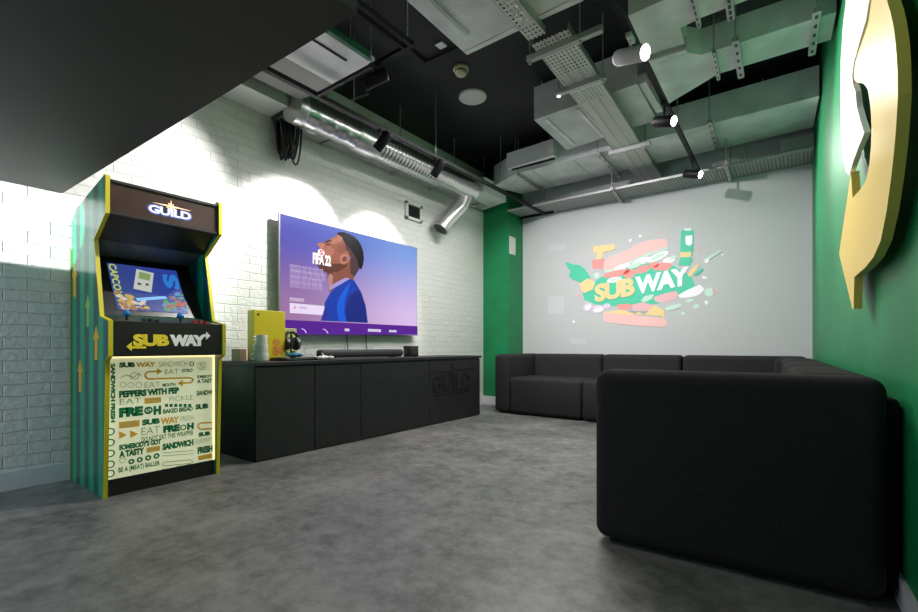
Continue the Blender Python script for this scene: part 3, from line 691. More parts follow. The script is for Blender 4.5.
# ------------------------------------------------------------------ wall fittings
vt = thing('wall_vent', 'square white framed vent grille high on the brick wall', 'vent', (XL, 4.29, 2.6))
mb = MB()
for (y0, y1, z0, z1) in [(4.135, 4.18, 2.495, 2.715), (4.40, 4.445, 2.495, 2.715), (4.135, 4.445, 2.495, 2.53), (4.135, 4.445, 2.68, 2.715)]: mb.box(XL, XL + .03, y0, y1, z0, z1, .003)
mb.build('frame', M['white_plastic'], vt)
MB().box(XL, XL + .008, 4.17, 4.41, 2.52, 2.69).build('backing', M['black_plastic'], vt)
for k in range(7): MB().prism([(XL + .008, 4.18, 2.535 + k * .021), (XL + .024, 4.18, 2.53 + k * .021), (XL + .024, 4.18, 2.533 + k * .021), (XL + .008, 4.18, 2.539 + k * .021)], (0, .22, 0)).build('louvre', mat('dark_louvre', (.06, .06, .06), .5), vt)
pn = thing('access_panel', 'white rectangular access panel on the side of the green column', 'panel', (-3.5, 6.01, 2.42))
MB().box(-3.5, -3.488, 5.93, 6.10, 2.29, 2.555, .003).build('plate', M['white_plastic'], pn)
MB().box(-3.488, -3.484, 5.95, 6.08, 2.31, 2.535, .001).build('cover', M['white_plastic'], pn)

# big two piece arrow sign on the green wall
OFF = .068
sg = thing('wall_sign', 'huge yellow and white S shaped double arrow sign on the green wall', 'sign', gw(870, 150))
WN = Vector((-math.cos(AW), -math.sin(AW), 0))
def signpart(name, pix, mt, th=.03, OFF=OFF):
    MB().prism([gw(u, v, OFF) for u, v in pix], -WN * th).build(name, mt, sg)
yel = [(839, 254), (851, 172), (852.5, 198), (860, 190), (866, 180), (869.5, 163), (871, 145), (871.5, 125), (870.3, 105), (868, 90), (863.5, 83.5), (856.5, 82.5), (853.8, 79), (853.8, 71), (855.5, 61.7), (862, 42), (868, 24), (871.5, 0), (874, -40), (882, -40), (886.8, 0),
       (890.8, 13), (893.8, 28), (896, 46), (897.2, 66), (897.8, 96), (896.2, 125), (894, 152), (891, 179), (886.5, 212), (880.5, 241), (873.5, 257), (865.8, 267), (854.3, 277), (853.6, 309), (852.4, 309)]
signpart('yellow_arrow', yel, M['sign_yellow'])
whi = [(846, 0), (843, 25), (840.8, 60), (840.2, 96), (840.8, 130), (843, 158), (846, 172), (849.4, 175.5), (852, 165), (858, 148), (864.5, 133), (861, 122), (857, 107), (855.4, 92), (852.8, 84), (852, 75), (854, 62), (860, 40), (866, 20), (869.5, 0), (871, -40), (851, -40)]
signpart('white_arrow', whi, M['sign_white'], .02)
for (u, v) in [(846, 250), (862, 235), (886, 150), (888, 60), (848, 60), (848, 130)]:
    p = gw(u, v, OFF - .032); q = p - WN * -1 * 0; MB().cyl(p, p - WN * .036, .012, n=12).build('standoff', M['black_metal'], sg, True)

# ------------------------------------------------------------------ projected picture: projector light painted as faintly glowing decals on the back wall
pj = thing('projected_picture', 'projected sandwich picture with slanted lettering on the white back wall', 'projection', (-1.8, BY, 1.8))
bw = Plane((0, BY, 0), (1, 0, 0), (0, 0, 1), (0, -1, 0))
def pz(x, y):
    p = gy(560 + x / 5.3235, 220 + y / 5.3235, BY); return p.x, p.z
PC = dict(pink=(.90, .55, .52), green=(.08, .58, .38), pale=(.58, .78, .66), red=(.85, .32, .30), yellow=(.88, .66, .32), white=(.95, .93, .97), dark=(.36, .40, .38), lilac=(.74, .66, .78), rose=(.82, .48, .50))
PM = {k: proj('projected_' + k, c) for k, c in PC.items()}
lay = [0]
def ppoly(name, pts, c):
    lay[0] += 1; mb = MB(); bw.poly(mb, [pz(*q) for q in pts], .0006 + .0003 * lay[0], .0003); mb.build(name, PM[c], pj)
def pell(name, items, c, n=14):
    lay[0] += 1
    for (x, y, rx, ry, rot) in items:
        mb = MB()
        a, q = pz(x, y); a2, _ = pz(x + rx, y); _, q2 = pz(x, y - ry); bw.ell(mb, a, q, a2 - a, q2 - q, .0006 + .0003 * lay[0], .0003, rot, n)
        mb.build(name, PM[c], pj)
ppoly('backing_leaf', [(120, 390), (160, 345), (240, 290), (330, 250), (480, 230), (600, 240), (650, 270), (700, 300), (720, 350), (640, 400), (560, 440), (430, 455), (300, 460), (190, 450), (130, 425)], 'green')
ppoly('top_bread', [(228, 225), (250, 205), (330, 172), (380, 150), (400, 132), (470, 108), (560, 98), (574, 120), (570, 140), (520, 160), (470, 172), (400, 205), (330, 238), (270, 262), (235, 266)], 'pink')
ppoly('bread_edge', [(235, 268), (270, 264), (330, 240), (400, 207), (470, 174), (520, 162), (570, 142), (572, 152), (480, 185), (400, 218), (330, 250), (270, 276), (240, 278)], 'pale')
pell('onion_ring', [(430, 220, 50, 16, .3), (520, 195, 60, 18, .35), (330, 250, 45, 14, .25), (580, 215, 34, 16, .2), (290, 318, 40, 14, .1)], 'white')
pell('pickle', [(520, 195, 45, 11, .35), (400, 240, 40, 13, .3), (600, 200, 22, 10, .4), (195, 295, 16, 16, 0), (290, 318, 24, 7, .1)], 'pale')
pell('tomato', [(300, 285, 75, 18, .12), (370, 285, 34, 24, .1), (440, 262, 42, 20, .2), (545, 250, 52, 22, .1), (500, 240, 30, 14, .1)], 'red')
ppoly('leaf', [(450, 300), (480, 270), (540, 268), (560, 290), (520, 310), (460, 318)], 'green')
ppoly('ham', [(500, 410), (560, 390), (620, 378), (632, 400), (600, 430), (540, 442), (505, 432)], 'rose')
ppoly('ham', [(385, 450), (440, 438), (490, 450), (485, 480), (430, 490), (390, 478)], 'rose')
ppoly('ham', [(300, 448), (350, 440), (385, 452), (380, 475), (320, 478)], 'red')
ppoly('lettuce', [(300, 430), (350, 418), (415, 415), (410, 440), (340, 448), (300, 450)], 'green')
ppoly('lettuce', [(430, 432), (450, 405), (500, 395), (490, 420), (450, 438)], 'pale')
ppoly('meat', [(360, 480), (400, 486), (470, 484), (540, 480), (556, 500), (500, 505), (420, 500), (370, 496)], 'dark')
ppoly('cheese', [(232, 492), (280, 484), (330, 478), (400, 500), (420, 488), (450, 506), (500, 452), (555, 480), (556, 528), (540, 512), (480, 508), (400, 504), (330, 510), (240, 500)], 'yellow')
ppoly('bottom_bread', [(230, 498), (250, 494), (400, 508), (555, 524), (574, 548), (556, 570), (400, 562), (250, 545), (232, 530)], 'pink')
ppoly('salad', [(630, 400), (680, 372), (745, 345), (770, 370), (740, 400), (690, 412), (640, 415)], 'white')
pell('pickle', [(795, 385, 26, 24, 0), (690, 430, 20, 10, .3), (655, 498, 12, 9, 0), (725, 460, 18, 12, .3)], 'pale')
ppoly('cucumber', [(560, 470), (600, 452), (640, 445), (650, 460), (610, 476), (570, 484)], 'pale')
pell('onion_ring', [(150, 465, 26, 22, .4), (200, 475, 40, 20, .1), (250, 458, 20, 14, 0)], 'lilac')
pell('onion_core', [(150, 465, 16, 12, .4), (205, 478, 26, 10, .1)], 'white')
ppoly('sauce_bottle', [(640, 160), (645, 58), (660, 48), (700, 48), (714, 60), (708, 170), (698, 200), (705, 215), (690, 245), (630, 240), (640, 200)], 'green')
ppoly('bottle_label', [(668, 85), (705, 82), (704, 128), (688, 138), (670, 130)], 'white'); ppoly('bottle_band', [(640, 172), (702, 170), (698, 196), (642, 200)], 'yellow')
ppoly('bottle_cap', [(660, 46), (700, 46), (698, 56), (662, 56)], 'white')
ppoly('toy_blaster', [(178, 140), (290, 128), (298, 152), (280, 162), (232, 172), (225, 205), (190, 215), (200, 180), (178, 170)], 'yellow')
ppoly('toy_blaster_grip', [(170, 215), (235, 205), (228, 260), (175, 258)], 'red')
ppoly('leaf', [(28, 222), (70, 236), (105, 240), (135, 262), (160, 300), (165, 335), (140, 345), (105, 330), (70, 318), (48, 300), (58, 272), (40, 250)], 'green')
ppoly('pepper', [(105, 340), (150, 310), (190, 335), (175, 370), (130, 390), (115, 370)], 'yellow')
ppoly('pepper', [(690, 275), (725, 240), (740, 238), (730, 262), (700, 300), (680, 300)], 'yellow')
ppoly('leaf', [(715, 285), (755, 255), (765, 262), (740, 290), (715, 298)], 'green'); ppoly('spray', [(760, 215), (855, 160), (862, 166), (790, 215)], 'pale')
pell('crumb', [(375, 110, 8, 9, 0), (428, 86, 8, 8, 0), (782, 220, 14, 10, .3), (865, 187, 6, 6, 0), (770, 308, 14, 7, -.4), (780, 440, 9, 12, .3), (74, 542, 8, 7, 0)], 'white')
pell('crumb', [(730, 160, 9, 4, 0), (820, 380, 8, 18, .3), (100, 398, 10, 6, .5), (535, 68, 7, 4, 0)], 'rose')
def slant(name, txt, x0, yb0, x1, yb1, hgt, c, bold=.07):
    lay[0] += 1
    a0, q0 = pz(x0, yb0); a1, q1 = pz(x1, yb1); _, qt = pz(x0, yb0 - hgt)
    mb = MB(); bw.text(mb, txt, a0, a1, q0, qt, .0006 + .0003 * lay[0], .0003, bold, 0, (q1 - q0) / (a1 - a0)); mb.build(name, PM[c], pj)
slant('lettering', 'SUB', 186, 440, 400, 402, 95, 'yellow', .05); slant('lettering', 'WAY', 402, 398, 690, 345, 94, 'white', .05)
PM['faint'] = mat('projected_faint_panel', (.68, .69, .72), .6, emit=.05, ecol=(.8, .8, .9))
for (u0, v0, u1, v1) in [(548, 296, 564, 314), (548, 243, 566, 252), (570, 338, 586, 344)]:
    lay[0] += 1; A, B = gy(u0, v1, BY), gy(u1, v0, BY); mb = MB(); bw.rect(mb, A.x, B.x, A.z, B.z, .0004, .0002); mb.build('faint_panel', PM['faint'], pj)

# ------------------------------------------------------------------ ceiling services
def rods(mb, pts, z0): 
    for x, y in pts: mb.cyl((x, y, z0), (x, y, ZC), .006, n=8)
    return mb
def duct(name, label, pts, z, h, mt, cat='duct', group=None, rodpts=None):
    xs = [p[0] for p in pts]; yy = [p[1] for p in pts]
    t = thing(name, label, cat, (sum(xs) / len(xs), sum(yy) / len(yy), z), 0, group)
    MB().prism([(x, y, z) for x, y in pts], (0, 0, h)).build('casing', mt, t)
    if rodpts:
        for q in rodpts: MB().cyl((q[0], q[1], z + .01), (q[0], q[1], ZC), .006, n=8).build('hanger_rod', M['strut'], t)
    return t
def q(u, v, z): p = gz(u, v, z); return (p.x, p.y)
AC = math.radians(1.6)
# A: wide duct near the top centre
z = 3.15
A_ = duct('ventilation_duct', 'wide grey rectangular duct at the top centre of the ceiling, crossed by the tray', [(-2.03, 1.0), (-2.06, 2.83), (-1.13, 2.86), (-1.10, 1.0)], z, .3, M['galv'], rodpts=[(-1.99, 1.3), (-1.99, 2.6), (-1.16, 1.3), (-1.2, 2.6)])
MB().box(-1.93, -1.90, 1.0, 2.66, z - .012, z).build('seam_flange', M['galv_dull'], A_)
MB().box(-2.05, -1.13, 2.80, 2.84, z - .01, z).build('end_flange', M['galv'], A_)
# B: dark box unit with pale underside
zB = 3.19
b0, b1, b2 = gz(534, 120, zB), gz(567, 150, zB), gz(657, 120, zB)
B_ = duct('air_unit', 'boxy grey air handling unit partly hidden behind the perforated tray', [(b0.x, b0.y), (b1.x, b1.y), (b2.x, b2.y), (b2.x + .02, b0.y - .03)], zB, .33, M['galv_dull'], 'air unit', rodpts=[(b0.x + .05, b0.y + .07), (b2.x - .05, b0.y + .07), (b1.x + .05, b1.y - .08)])
for o in (.09, .42): MB().box(b0.x + o, b0.x + o + .035, b0.y + .05, b1.y - .1, zB - .012, zB).build('stiffener', M['galv'], B_)
MB().box(b2.x + .02, b2.x + .08, b0.y + .02, b2.y - .1, zB + .02, zB + .1).build('side_flange', M['galv'], B_)
# C: long cross duct toward the back
z = 3.15
C_ = duct('ventilation_duct', 'long pale rectangular duct crossing the room in front of the back wall', [(-3.45, 5.42), (-2.98, 5.2), (wallx(5.2) - .02, 5.22), (wallx(5.9) - .02, 5.93), (-3.30, 5.95)], z, .28, M['galv'], rodpts=[(-2.7, 5.4), (-1.2, 5.5), (-.3, 5.5)])
for x in (-2.75, -2.2, -1.7): MB().box(x - .008, x + .008, 5.24, 5.92, z - .006, z).build('seam', M['galv_dull'], C_)
G_ = duct('air_grille', 'short pale duct section just above the left part of the long cross duct', [(-3.05, 5.10), (-2.38, 5.07), (-2.37, 5.19), (-3.02, 5.19)], 3.2, .2, M['white_box'], 'duct', rodpts=[(-2.95, 5.15), (-2.45, 5.13)])
MB().box(-3.0, -2.4, 5.14, 5.165, 3.185, 3.2).build('lip', M['black_metal'], G_)
# E: plenum with two branches to the green wall
z = 3.12
pE = [(-.925, 3.13), (-.967, 4.49), (-.535, 4.24), (wallx(4.25) - .02, 4.255), (wallx(3.9) - .02, 3.92), (-.604, 3.885), (-.685, 3.79), (-.67, 3.47), (-.53, 3.445), (wallx(3.44) - .02, 3.45), (wallx(3.1) - .02, 3.1)]
E_ = duct('ventilation_duct', 'shiny plenum duct with two branches running to the green wall above the sign', pE, z, .2, M['galv'], rodpts=[(-.8, 3.3), (-.85, 4.2)])
MB().box(-.9, -.68, 3.80, 3.803, z - .002, z).build('seam', M['galv_dull'], E_)
# small box at right end of the back tray
duct('ventilation_duct', 'small grey duct stub beside the green wall above the back tray', [(-.17, 5.97), (wallx(5.97) - .01, 5.97), (wallx(6.3) - .01, 6.3), (-.17, 6.3)], 2.975, .13, M['greybox'], rodpts=[(-.1, 6.1)])
# left group near the soffit
z = 3.02
H_1 = duct('ventilation_duct', 'pale lilac lit duct emerging from behind the soffit edge', [(-3.03, 1.0), (-3.03, 2.36), (-2.56, 2.36), (-2.54, 1.0)], z, .05, M['galv'], rodpts=[(-2.95, 2.2), (-2.65, 2.2)])
MB().box(-2.70, -2.685, 1.0, 2.2, z - .008, z).build('seam', M['black_metal'], H_1)
MB().box(-2.565, -2.53, 1.0, 2.3, z - .004, z + .05).build('side_rail', mat('green_tape', (.02, .16, .07), .4), H_1)
duct('service_panel', 'dull grey ceiling duct between the lilac duct and black rail by the soffit', [(-3.25, 1.0), (-3.25, 2.36), (-3.04, 2.36), (-3.04, 1.0)], z + .005, .06, M['greybox'], 'duct', rodpts=[(-3.15, 2.2)])
duct('service_panel', 'narrow grey ceiling duct beside the white trunking by the soffit', [(-3.50, 1.0), (-3.50, 2.36), (-3.30, 2.36), (-3.30, 1.0)], z + .03, .06, M['greybox'], 'duct', rodpts=[(-3.4, 2.2)])
duct('cable_trunking', 'bright white trunking end at the top of the brick wall by the soffit', [(XL + .01, 1.0), (XL + .01, 2.33), (-3.64, 2.33), (-3.62, 1.0)], z + .01, .08, M['white_box'], 'trunking', rodpts=[(-3.8, 2.2)])

# spiral duct along the brick wall
sd = thing('spiral_duct', 'round shiny spiral duct running along the top of the brick wall', 'duct', (-3.62, 3.6, 3.0))
R_ = .135; cx_, cz_ = -3.60, 3.03
prof_ = []
y = 2.36
while y < 5.12:
    if y > 3.3: prof_ += [(R_, y), (R_ + .0015, y + .006), (R_, y + .012)]
    else: prof_ += [(R_, y), (R_ + .002, y + .01), (R_ + .002, y + .05), (R_, y + .06)]
    y += .052 if y > 3.3 else .16
MB().lathe(prof_, (cx_, 0, cz_), 'Y', 32).build('pipe', M['spiral'], sd, True)
MB().lathe([(R_ + .01, 2.34), (R_ + .012, 2.42), (R_ + .008, 2.43)], (cx_, 0, cz_), 'Y', 28).build('collar', M['foil'], sd, True)
MB().lathe([(R_ + .004, 3.02), (R_ + .016, 3.06), (R_ + .016, 3.28), (R_ + .004, 3.32)], (cx_, 0, cz_), 'Y', 28).build('coupling', M['foil'], sd, True)
# branch turning down to the wall
bpts = [(cx_, 5.0, cz_), (cx_ - .02, 5.0, cz_ - .08), (-3.66, 4.93, 2.80), (-3.72, 4.82, 2.66), (-3.77, 4.70, 2.52), (-3.79, 4.66, 2.45)]
MB().tube(bpts, .105, 28).build('branch', M['foil'], sd, True)
d_ = (Vector(bpts[-1]) - Vector(bpts[-2])).normalized()
MB().cyl(Vector(bpts[-1]) - d_ * .02, Vector(bpts[-1]) + d_ * .012, .118, n=28).build('mouth_ring', M['strut'], sd, True)
MB().cyl(Vector(bpts[-1]) + d_ * .006, Vector(bpts[-1]) + d_ * .0135, .098, n=28).build('mouth', M['black_plastic'], sd, True)
for y in (2.7, 3.7, 4.7): MB().cyl((cx_, y, cz_ + R_), (cx_, y, ZC), .006, n=8).build('hanger_rod', M['strut'], sd)
duct('ventilation_duct', 'pale flat duct piece between spiral duct end and green column', [(-3.43, 5.14), (-3.43, 5.72), (-3.93, 5.86), (-3.93, 5.30), (-3.75, 5.14)], 3.0, .2, M['white_box'], rodpts=[(-3.6, 5.4)])
# perforated basket tray against the wall
bt = thing('cable_tray', 'perforated steel cable tray along the top of the brick wall behind the spiral duct', 'cable tray', (-3.86, 3.9, 3.0))
mb = MB(); mb.box(-3.93, -3.75, 2.34, 5.7, 2.985, 2.988); mb.build('base', M['perf_small'], bt)
mb = MB(); mb.box(-3.753, -3.75, 2.34, 5.7, 2.985, 3.03); mb.build('side_rail', M['strut'], bt)
mb = MB(); mb.box(-3.933, -3.93, 2.34, 5.7, 2.985, 3.03); mb.build('side_rail', M['strut'], bt)
for y in (2.9, 3.9, 4.6, 5.5): MB().box(XL, -3.745, y - .02, y + .02, 2.965, 2.985).build('wall_bracket', M['strut'], bt)
mb = MB(); p = gx(309, 128, -3.74); mb.lathe([(.05, -.03), (.06, -.02), (.06, .02), (.05, .03)], (-3.68, p.y, 2.95), 'Z', 20)
tag(mb.build('junction_ring', M['white_plastic'], None, True), 'small white ring fitting under the spiral duct near the cable bundle', 'fitting')
# hanging cable bundle
cbm = thing('cable_bundle', 'bundle of black cables looping down below the tray on the brick wall', 'cables', (-3.84, 2.45, 2.98))
for k in range(22):
    y0 = 2.34 + random.random() * .12; y1 = y0 + .03 + random.random() * .12; zb = 2.62 + random.random() * .12; x = -3.90 + random.random() * .13
    pts = []
    for j in range(11):
        t = j / 10; pts.append((x + .01 * math.sin(k + j * .6), y0 + (y1 - y0) * t, zb + (3.0 - zb) * abs(2 * t - 1) ** 2.2))
    MB().tube(pts, .009, 6).build('cable_loop', M['black_plastic'], cbm, True)

# centre perforated tray in two lengths
ct = thing('cable_tray', 'wide perforated cable tray running toward the back wall in the ceiling centre', 'cable tray', (-1.5, 4.6, 3.1))
tx = lambda y: -1.435 - .046 * (y - 3.1)
y0, y1 = 2.98, 6.33
hw = .142
def strip(mb, ya, yb, o0, o1, z0, z1):
    mb.prism([(tx(ya) + o0, ya, z0), (tx(yb) + o0, yb, z0), (tx(yb) + o1, yb, z0), (tx(ya) + o1, ya, z0)], (0, 0, z1 - z0)); return mb
strip(MB(), y0, y1, -hw, hw, 3.1, 3.103).build('base', M['perf'], ct)
for s_ in (-1, 1): strip(MB(), y0, y1, s_ * hw - .002, s_ * hw + .002, 3.1, 3.15).build('side_rail', M['strut'], ct)
for o in (-.047, .047): strip(MB(), y0, y1, o - .003, o + .003, 3.096, 3.1).build('rib', M['strut'], ct)
nt = thing('cable_tray', 'narrow perforated cable tray nearest the viewer in the ceiling centre', 'cable tray', (-1.5, 2.4, 3.1))
hw2 = .066
txn = lambda y: -1.497 - .005 * (y - 2.4)
MB().prism([(txn(1.0) - hw2, 1.0, 3.1), (txn(2.93) - hw2, 2.93, 3.1), (txn(2.93) + hw2, 2.93, 3.1), (txn(1.0) + hw2, 1.0, 3.1)], (0, 0, .003)).build('base', M['perf'], nt)
for s_ in (-1, 1): MB().box(-1.5 + s_ * hw2 - .003, -1.5 + s_ * hw2 + .003, 1.0, 2.93, 3.1, 3.15).build('side_rail', M['strut'], nt)
for y in (1.3, 2.7): MB().cyl((-1.5, y, 3.103), (-1.5, y, 3.15), .006, n=8).build('hanger_rod', M['strut'], nt)
# trapeze supports under the tray
for (u0, v0, u1, v1, lab) in [(527, 59, 603, 28.5, 'nearest the viewer'), (557, 94, 606, 75, 'second from the viewer'), (609, 153, 651, 143, 'nearest the back wall')]:
    a_, b_ = gz(u0, v0, 3.08), gz(u1, v1, 3.08); ym = (a_.y + b_.y) / 2
    t = thing('trapeze_hanger', 'steel trapeze bar under the perforated tray, ' + lab, 'hanger', ((a_.x + b_.x) / 2, ym, 3.08), 0, 'trapeze hangers under the centre tray')
    MB().box(a_.x, b_.x, ym - .022, ym + .022, 3.055, 3.098, .003).build('bar', M['strut'], t)
    for x in (a_.x + .02, min(b_.x - .03, tx(ym) + .19)):
        MB().cyl((x, ym, 3.04), (x, ym, ZC), .006, n=8).build('rod', M['strut'], t)
        MB().cyl((x, ym, 3.038), (x, ym, 3.055), .013, n=6).build('nut', M['steel'], t)

# strut channels under the ducts (bar + rods to the slab)
def strut_y(u0, v0, u1, v1, z, lab, wd=.022, name='strut_hanger', grp='strut hangers under the ducts', long_=None):
    a_, b_ = gz(u0, v0, z), gz(u1, v1, z); e_ = (b_ - a_).normalized() * .02; a_, b_ = a_ - e_, b_ + e_
    t = thing(name, lab, 'hanger', ((a_.x + b_.x) / 2, (a_.y + b_.y) / 2, z), 0, grp)
    d = (b_ - a_).normalized(); n = Vector((-d.y, d.x, 0)) * wd
    MB().prism([a_ - n, b_ - n, b_ + n, a_ + n], (0, 0, .035)).build('channel', M['strut'], t)
    for k in range(5):
        c = a_ + (b_ - a_) * ((k + .5) / 5); MB().prism([c - n * .4 - d * .02 - Vector((0, 0, .001)), c - n * .4 + d * .02 - Vector((0, 0, .001)), c + n * .4 + d * .02 - Vector((0, 0, .001)), c + n * .4 - d * .02 - Vector((0, 0, .001))], (0, 0, .001)).build('slot', M['black_plastic'], t)
    for p in (a_, b_): MB().cyl(p, (p.x, p.y, ZC), .006, n=8).build('rod', M['strut'], t)
    return t
strut_y(735.5, 43, 741, 77, 3.08, 'steel strut under the nearer half of the second duct branch')
strut_y(817, 14, 812, 54, 3.08, 'steel strut under the second duct branch beside the green wall')
strut_y(714, 55, 718.5, 79, 3.08, 'slim steel strut at the start of the second duct branch', .012)
strut_y(692, 0, 699, 26, 3.08, 'slim steel strut under the first duct branch, left one', .012)
strut_y(728, -6, 731, 19, 3.08, 'steel strut under the first duct branch, right one')
strut_y(709.5, 124, 717.5, 150, 3.11, 'steel strut under the long cross duct near the green wall')
strut_y(726, 164.5, 730, 182, 2.87, 'steel strut under the ribbed back tray near the last spotlight', .016)
strut_y(598, 154.6, 619, 177, 3.09, 'thick steel strut under the long cross duct left of the tray', .02)
strut_y(519, 176, 542, 191, 3.11, 'pale steel strut under the left part of the long cross duct', .014)
strut_y(612, 190, 622, 203, 2.87, 'steel strut under the ribbed back tray below the centre tray', .014)
a_, b_ = gz(648, 58, 3.05), gz(685, 47, 3.05)
pp = thing('conduit', 'grey conduit bar across the underside of the plenum duct', 'conduit', ((a_.x + b_.x) / 2, a_.y, 3.05))
MB().cyl(a_, b_, .022, n=14).build('tube', M['strut'], pp, True)
MB().cyl(b_, b_ + (b_ - a_).normalized() * .012, .028, n=14).build('end_cap', M['steel'], pp, True)
for p in (a_, b_): MB().cyl(p, (p.x, p.y, 3.125), .006, n=8).build('bracket', M['strut'], pp)
# ribbed tray along the back wall
rb = thing('cable_tray', 'ribbed grey tray along the top of the white back wall', 'cable tray', (-1.5, 6.1, 2.9))
MB().box(-3.48, wallx(6.0) - .01, 5.86, 6.33, 2.905, 2.915).build('base', M['ribbed'], rb)
MB().box(-3.48, wallx(6.0) - .01, 5.85, 5.862, 2.90, 2.925).build('side_rail', M['strut'], rb)
for x in (-3.0, -2.2, -.5): MB().cyl((x, 6.1, 2.915), (x, 6.1, ZC), .006, n=8).build('hanger_rod', M['strut'], rb)

# lighting track on the right with three spots
tk = thing('lighting_track', 'black lighting track carrying three lit spotlights in the ceiling', 'track', (-.9, 4.2, 2.95))
A0, A1 = gz(612.6, 0, 2.93), gz(699, 172.7, 2.93)
A0 = A0 + (A0 - A1) * .25
dT = (A1 - A0).normalized(); nT = Vector((-dT.y, dT.x, 0))
MB().prism([A0 - nT * .018, A1 - nT * .018, A1 + nT * .018, A0 + nT * .018], (0, 0, .036)).build('rail', M['black_metal'], tk)
for f_ in (.22, .68, .995):
    p = A0 + (A1 - A0) * f_; MB().cyl((p.x, p.y, 2.965), (p.x, p.y, ZC), .005, n=8).build('rod', M['strut'], tk)
def spot(label, base, aim, mt, L_=.2, r=.048, lit=True, drop=.10, energy=0, cone=50, blend=.35, grp='spotlights on the right track', col=(1, .97, .93)):
    base = Vector(base); c = base - Vector((0, 0, drop)); d = (Vector(aim) - c).normalized()
    t = thing('spotlight', label, 'spotlight', base, 0, grp)
    MB().box(base.x - .018, base.x + .018, base.y - .05, base.y + .05, base.z - .03, base.z - .001, .003).build('adaptor', mt, t)
    MB().cyl(base - Vector((0, 0, .03)), c, .009, n=10).build('stem', mt, t, True)
    f0, f1 = c - d * L_ * .5, c + d * L_ * .5
    up = d.to_track_quat('Z', 'Y').to_matrix().to_4x4()
    b_ = MB()
    b_.lathe([(r * .6, 0), (r * .92, .008), (r, .02), (r, L_ - .004), (r * .93, L_), (r * .90, L_ - .012), (0.001, L_ - .012)])
    bmesh.ops.transform(b_.b, matrix=Matrix.Translation(f0) @ up, verts=b_.b.verts); b_.build('housing', mt, t, True)
    b_ = MB(); b_.lathe([(.001, 0), (r * .86, 0), (r * .8, .006), (.001, .009)])
    bmesh.ops.transform(b_.b, matrix=Matrix.Translation(f1 - d * .0115) @ up, verts=b_.b.verts); b_.build('lens', M['lens'] if lit else M['black_plastic'], t, True)
    if energy: lamp('spot_beam', 'SPOT', f1 + d * .02, aim, energy, col, .03, cone, blend)
    return t
def ontrack(u, v):      # nearest point of the track seen under that pixel
    best = min((abs((lambda P: (P[0] - u))(proj_(A0 + (A1 - A0) * (k / 400.)))) + abs(proj_(A0 + (A1 - A0) * (k / 400.))[1] - v), k) for k in range(401))
    return A0 + (A1 - A0) * (best[1] / 400.)
def proj_(P):
    d = -P.x * math.sin(TH) + P.y * math.cos(TH); l = P.x * math.cos(TH) + P.y * math.sin(TH)
    return (459 + FPX * l / d, 346 - FPX * (P.z - EYE) / d)
def right_spot(label, u, v, mt, L_, r, drop, energy, dx=.90, dy=-.36, dz=-.36):
    bse = ontrack(u, v); c = bse - Vector((0, 0, drop))
    return spot(label, bse, c + Vector((dx, dy, dz)) * 1.15, mt, L_, r, True, drop, energy, 100, .6)
right_spot('pale lit spotlight on the right track, nearest the viewer', 630, 36, M['white_spot'], .24, .05, .13, 50)
right_spot('black lit spotlight on the right track, middle one', 667, 103, M['black_metal'], .2, .046, .155, 85)
right_spot('black lit spotlight on the right track, nearest the back wall', 693, 160, M['black_metal'], .2, .046, .155, 75)

# black rails and spots on the left
lt = thing('lighting_track', 'black lighting track over the spiral duct along the brick wall', 'track', (-3.07, 4.0, 2.9))
MB().box(-3.10, -3.06, .95, 6.25, 2.88, 2.915).build('rail', M['black_metal'], lt)
MB().box(-3.6, -2.93, 6.23, 6.26, 2.875, 2.905).build('cross_rail', M['black_metal'], lt)
for y in (2.6, 3.7, 5.0): MB().cyl((-3.08, y, 2.915), (-3.08, y, ZC), .005, n=8).build('rod', M['strut'], lt)
lr = thing('lighting_track', 'black L shaped lighting track hanging near the soffit corner', 'track', (-2.05, 2.2, 2.9))
MB().box(-2.07, -2.042, .95, 2.235, 2.88, 2.915).build('rail', M['black_metal'], lr)
MB().box(-2.125, -2.105, .95, 2.235, 2.88, 2.915).build('rail', M['black_metal'], lr)
MB().box(-3.055, -2.035, 2.205, 2.23, 2.88, 2.905).build('cross_rail', M['black_metal'], lr)
for x, y in ((-2.065, 1.7), (-2.09, 2.215), (-2.45, 2.22)):
    MB().cyl((x, y, 2.9), (x, y, ZC), .005, n=8).build('rod', M['strut'], lr)
    MB().box(x - .03, x + .03, y - .03, y + .03, ZC - .012, ZC).build('ceiling_plate', M['steel'], lr)
tag(MB().tube([gz(400, 40, 3.58), gz(425, 62, 3.58), gz(456, 48, 3.58), gz(500, 30, 3.58)], .012).build('conduit', M['black_metal']), 'thin black conduit bent across the black ceiling near the smoke detector', 'conduit')
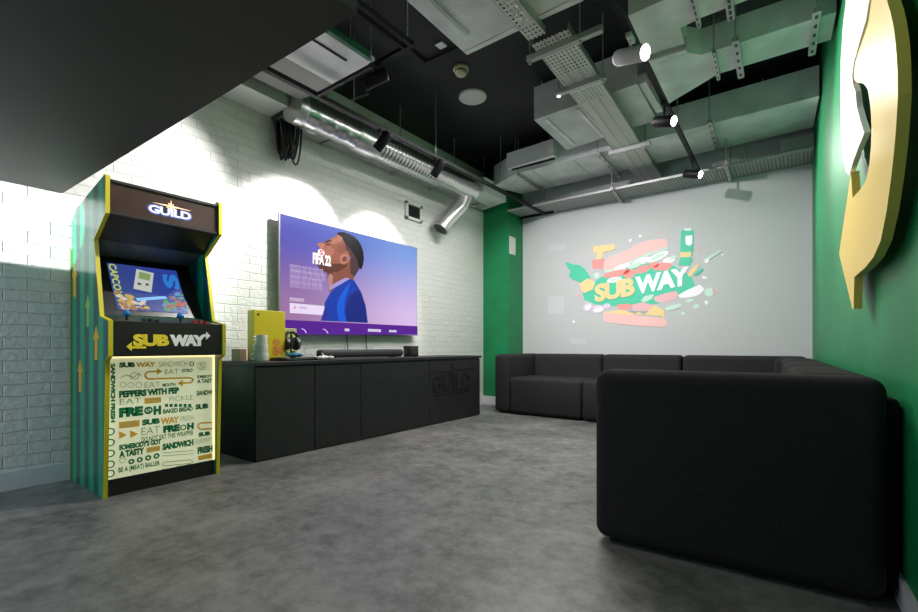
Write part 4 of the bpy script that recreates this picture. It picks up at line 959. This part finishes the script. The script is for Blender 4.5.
tag(MB().tube([gz(352, 100, 3.4), gz(368, 94, 3.4)], .01).build('rod_bar', M['strut']), 'short steel bar under the black ceiling above the spiral duct', 'bar')
def onleft(u): # point of the left rail seen in that image column
    best = min((abs(proj_(Vector((-3.08, 1 + k * .01, 2.88)))[0] - u), k) for k in range(520)); return (-3.08, 1 + best[1] * .01, 2.88)
s1, s2 = onleft(383), onleft(438)
GL = 'spotlights on the left track'
spot('black spotlight over the spiral duct, the left one', s1, (XL, s1[1] - .42, 1.75), M['black_metal'], .19, .045, False, .09, 150, 76, .5, GL)
spot('black spotlight over the spiral duct, the right one', s2, (XL, s2[1] - .12, 1.75), M['black_metal'], .19, .045, False, .09, 120, 68, .5, GL)
spot('black spotlight on the cross rail of the L shaped track', (-2.40, 2.215, 2.875), (XL, .85, 1.75), M['black_metal'], .19, .045, False, .09, 190, 74, .5, 'spotlight by the soffit')

# ceiling devices
p = gz(461, 68, ZC)
sm = thing('smoke_detector', 'small cream smoke detector on the black ceiling', 'smoke detector', (p.x, p.y, ZC))
MB().lathe([(.001, 0), (.075, 0), (.078, -.02), (.07, -.03), (.001, -.03)], p).build('base', M['cream_plastic'], sm, True)
MB().lathe([(.06, -.03), (.06, -.05), (.045, -.07), (.02, -.078), (.001, -.078)], p).build('head', M['cream_plastic'], sm, True)
MB().lathe([(.0605, -.036), (.062, -.038), (.062, -.044), (.0605, -.046)], p).build('slot_ring', M['black_plastic'], sm, True)
p = gz(472.5, 96, ZC)
cs = thing('ceiling_speaker', 'round white disc fitting on the black ceiling', 'ceiling fitting', (p.x, p.y, ZC))
MB().lathe([(.001, 0), (.15, 0), (.15, -.018), (.14, -.026), (.125, -.028)], p, n=32).build('rim', M['white_plastic'], cs, True)
MB().lathe([(.125, -.027), (.08, -.04), (.001, -.045)], p, n=32).build('grille', M['white_plastic'], cs, True)
p = gz(624 / 1.0 - 183, 44, ZC)
tag(MB().box(p.x - .04, p.x + .04, p.y - .04, p.y + .04, ZC - .015, ZC).build('ceiling_plate', M['steel']), 'small steel plate on the black ceiling left of the smoke detector', 'plate')
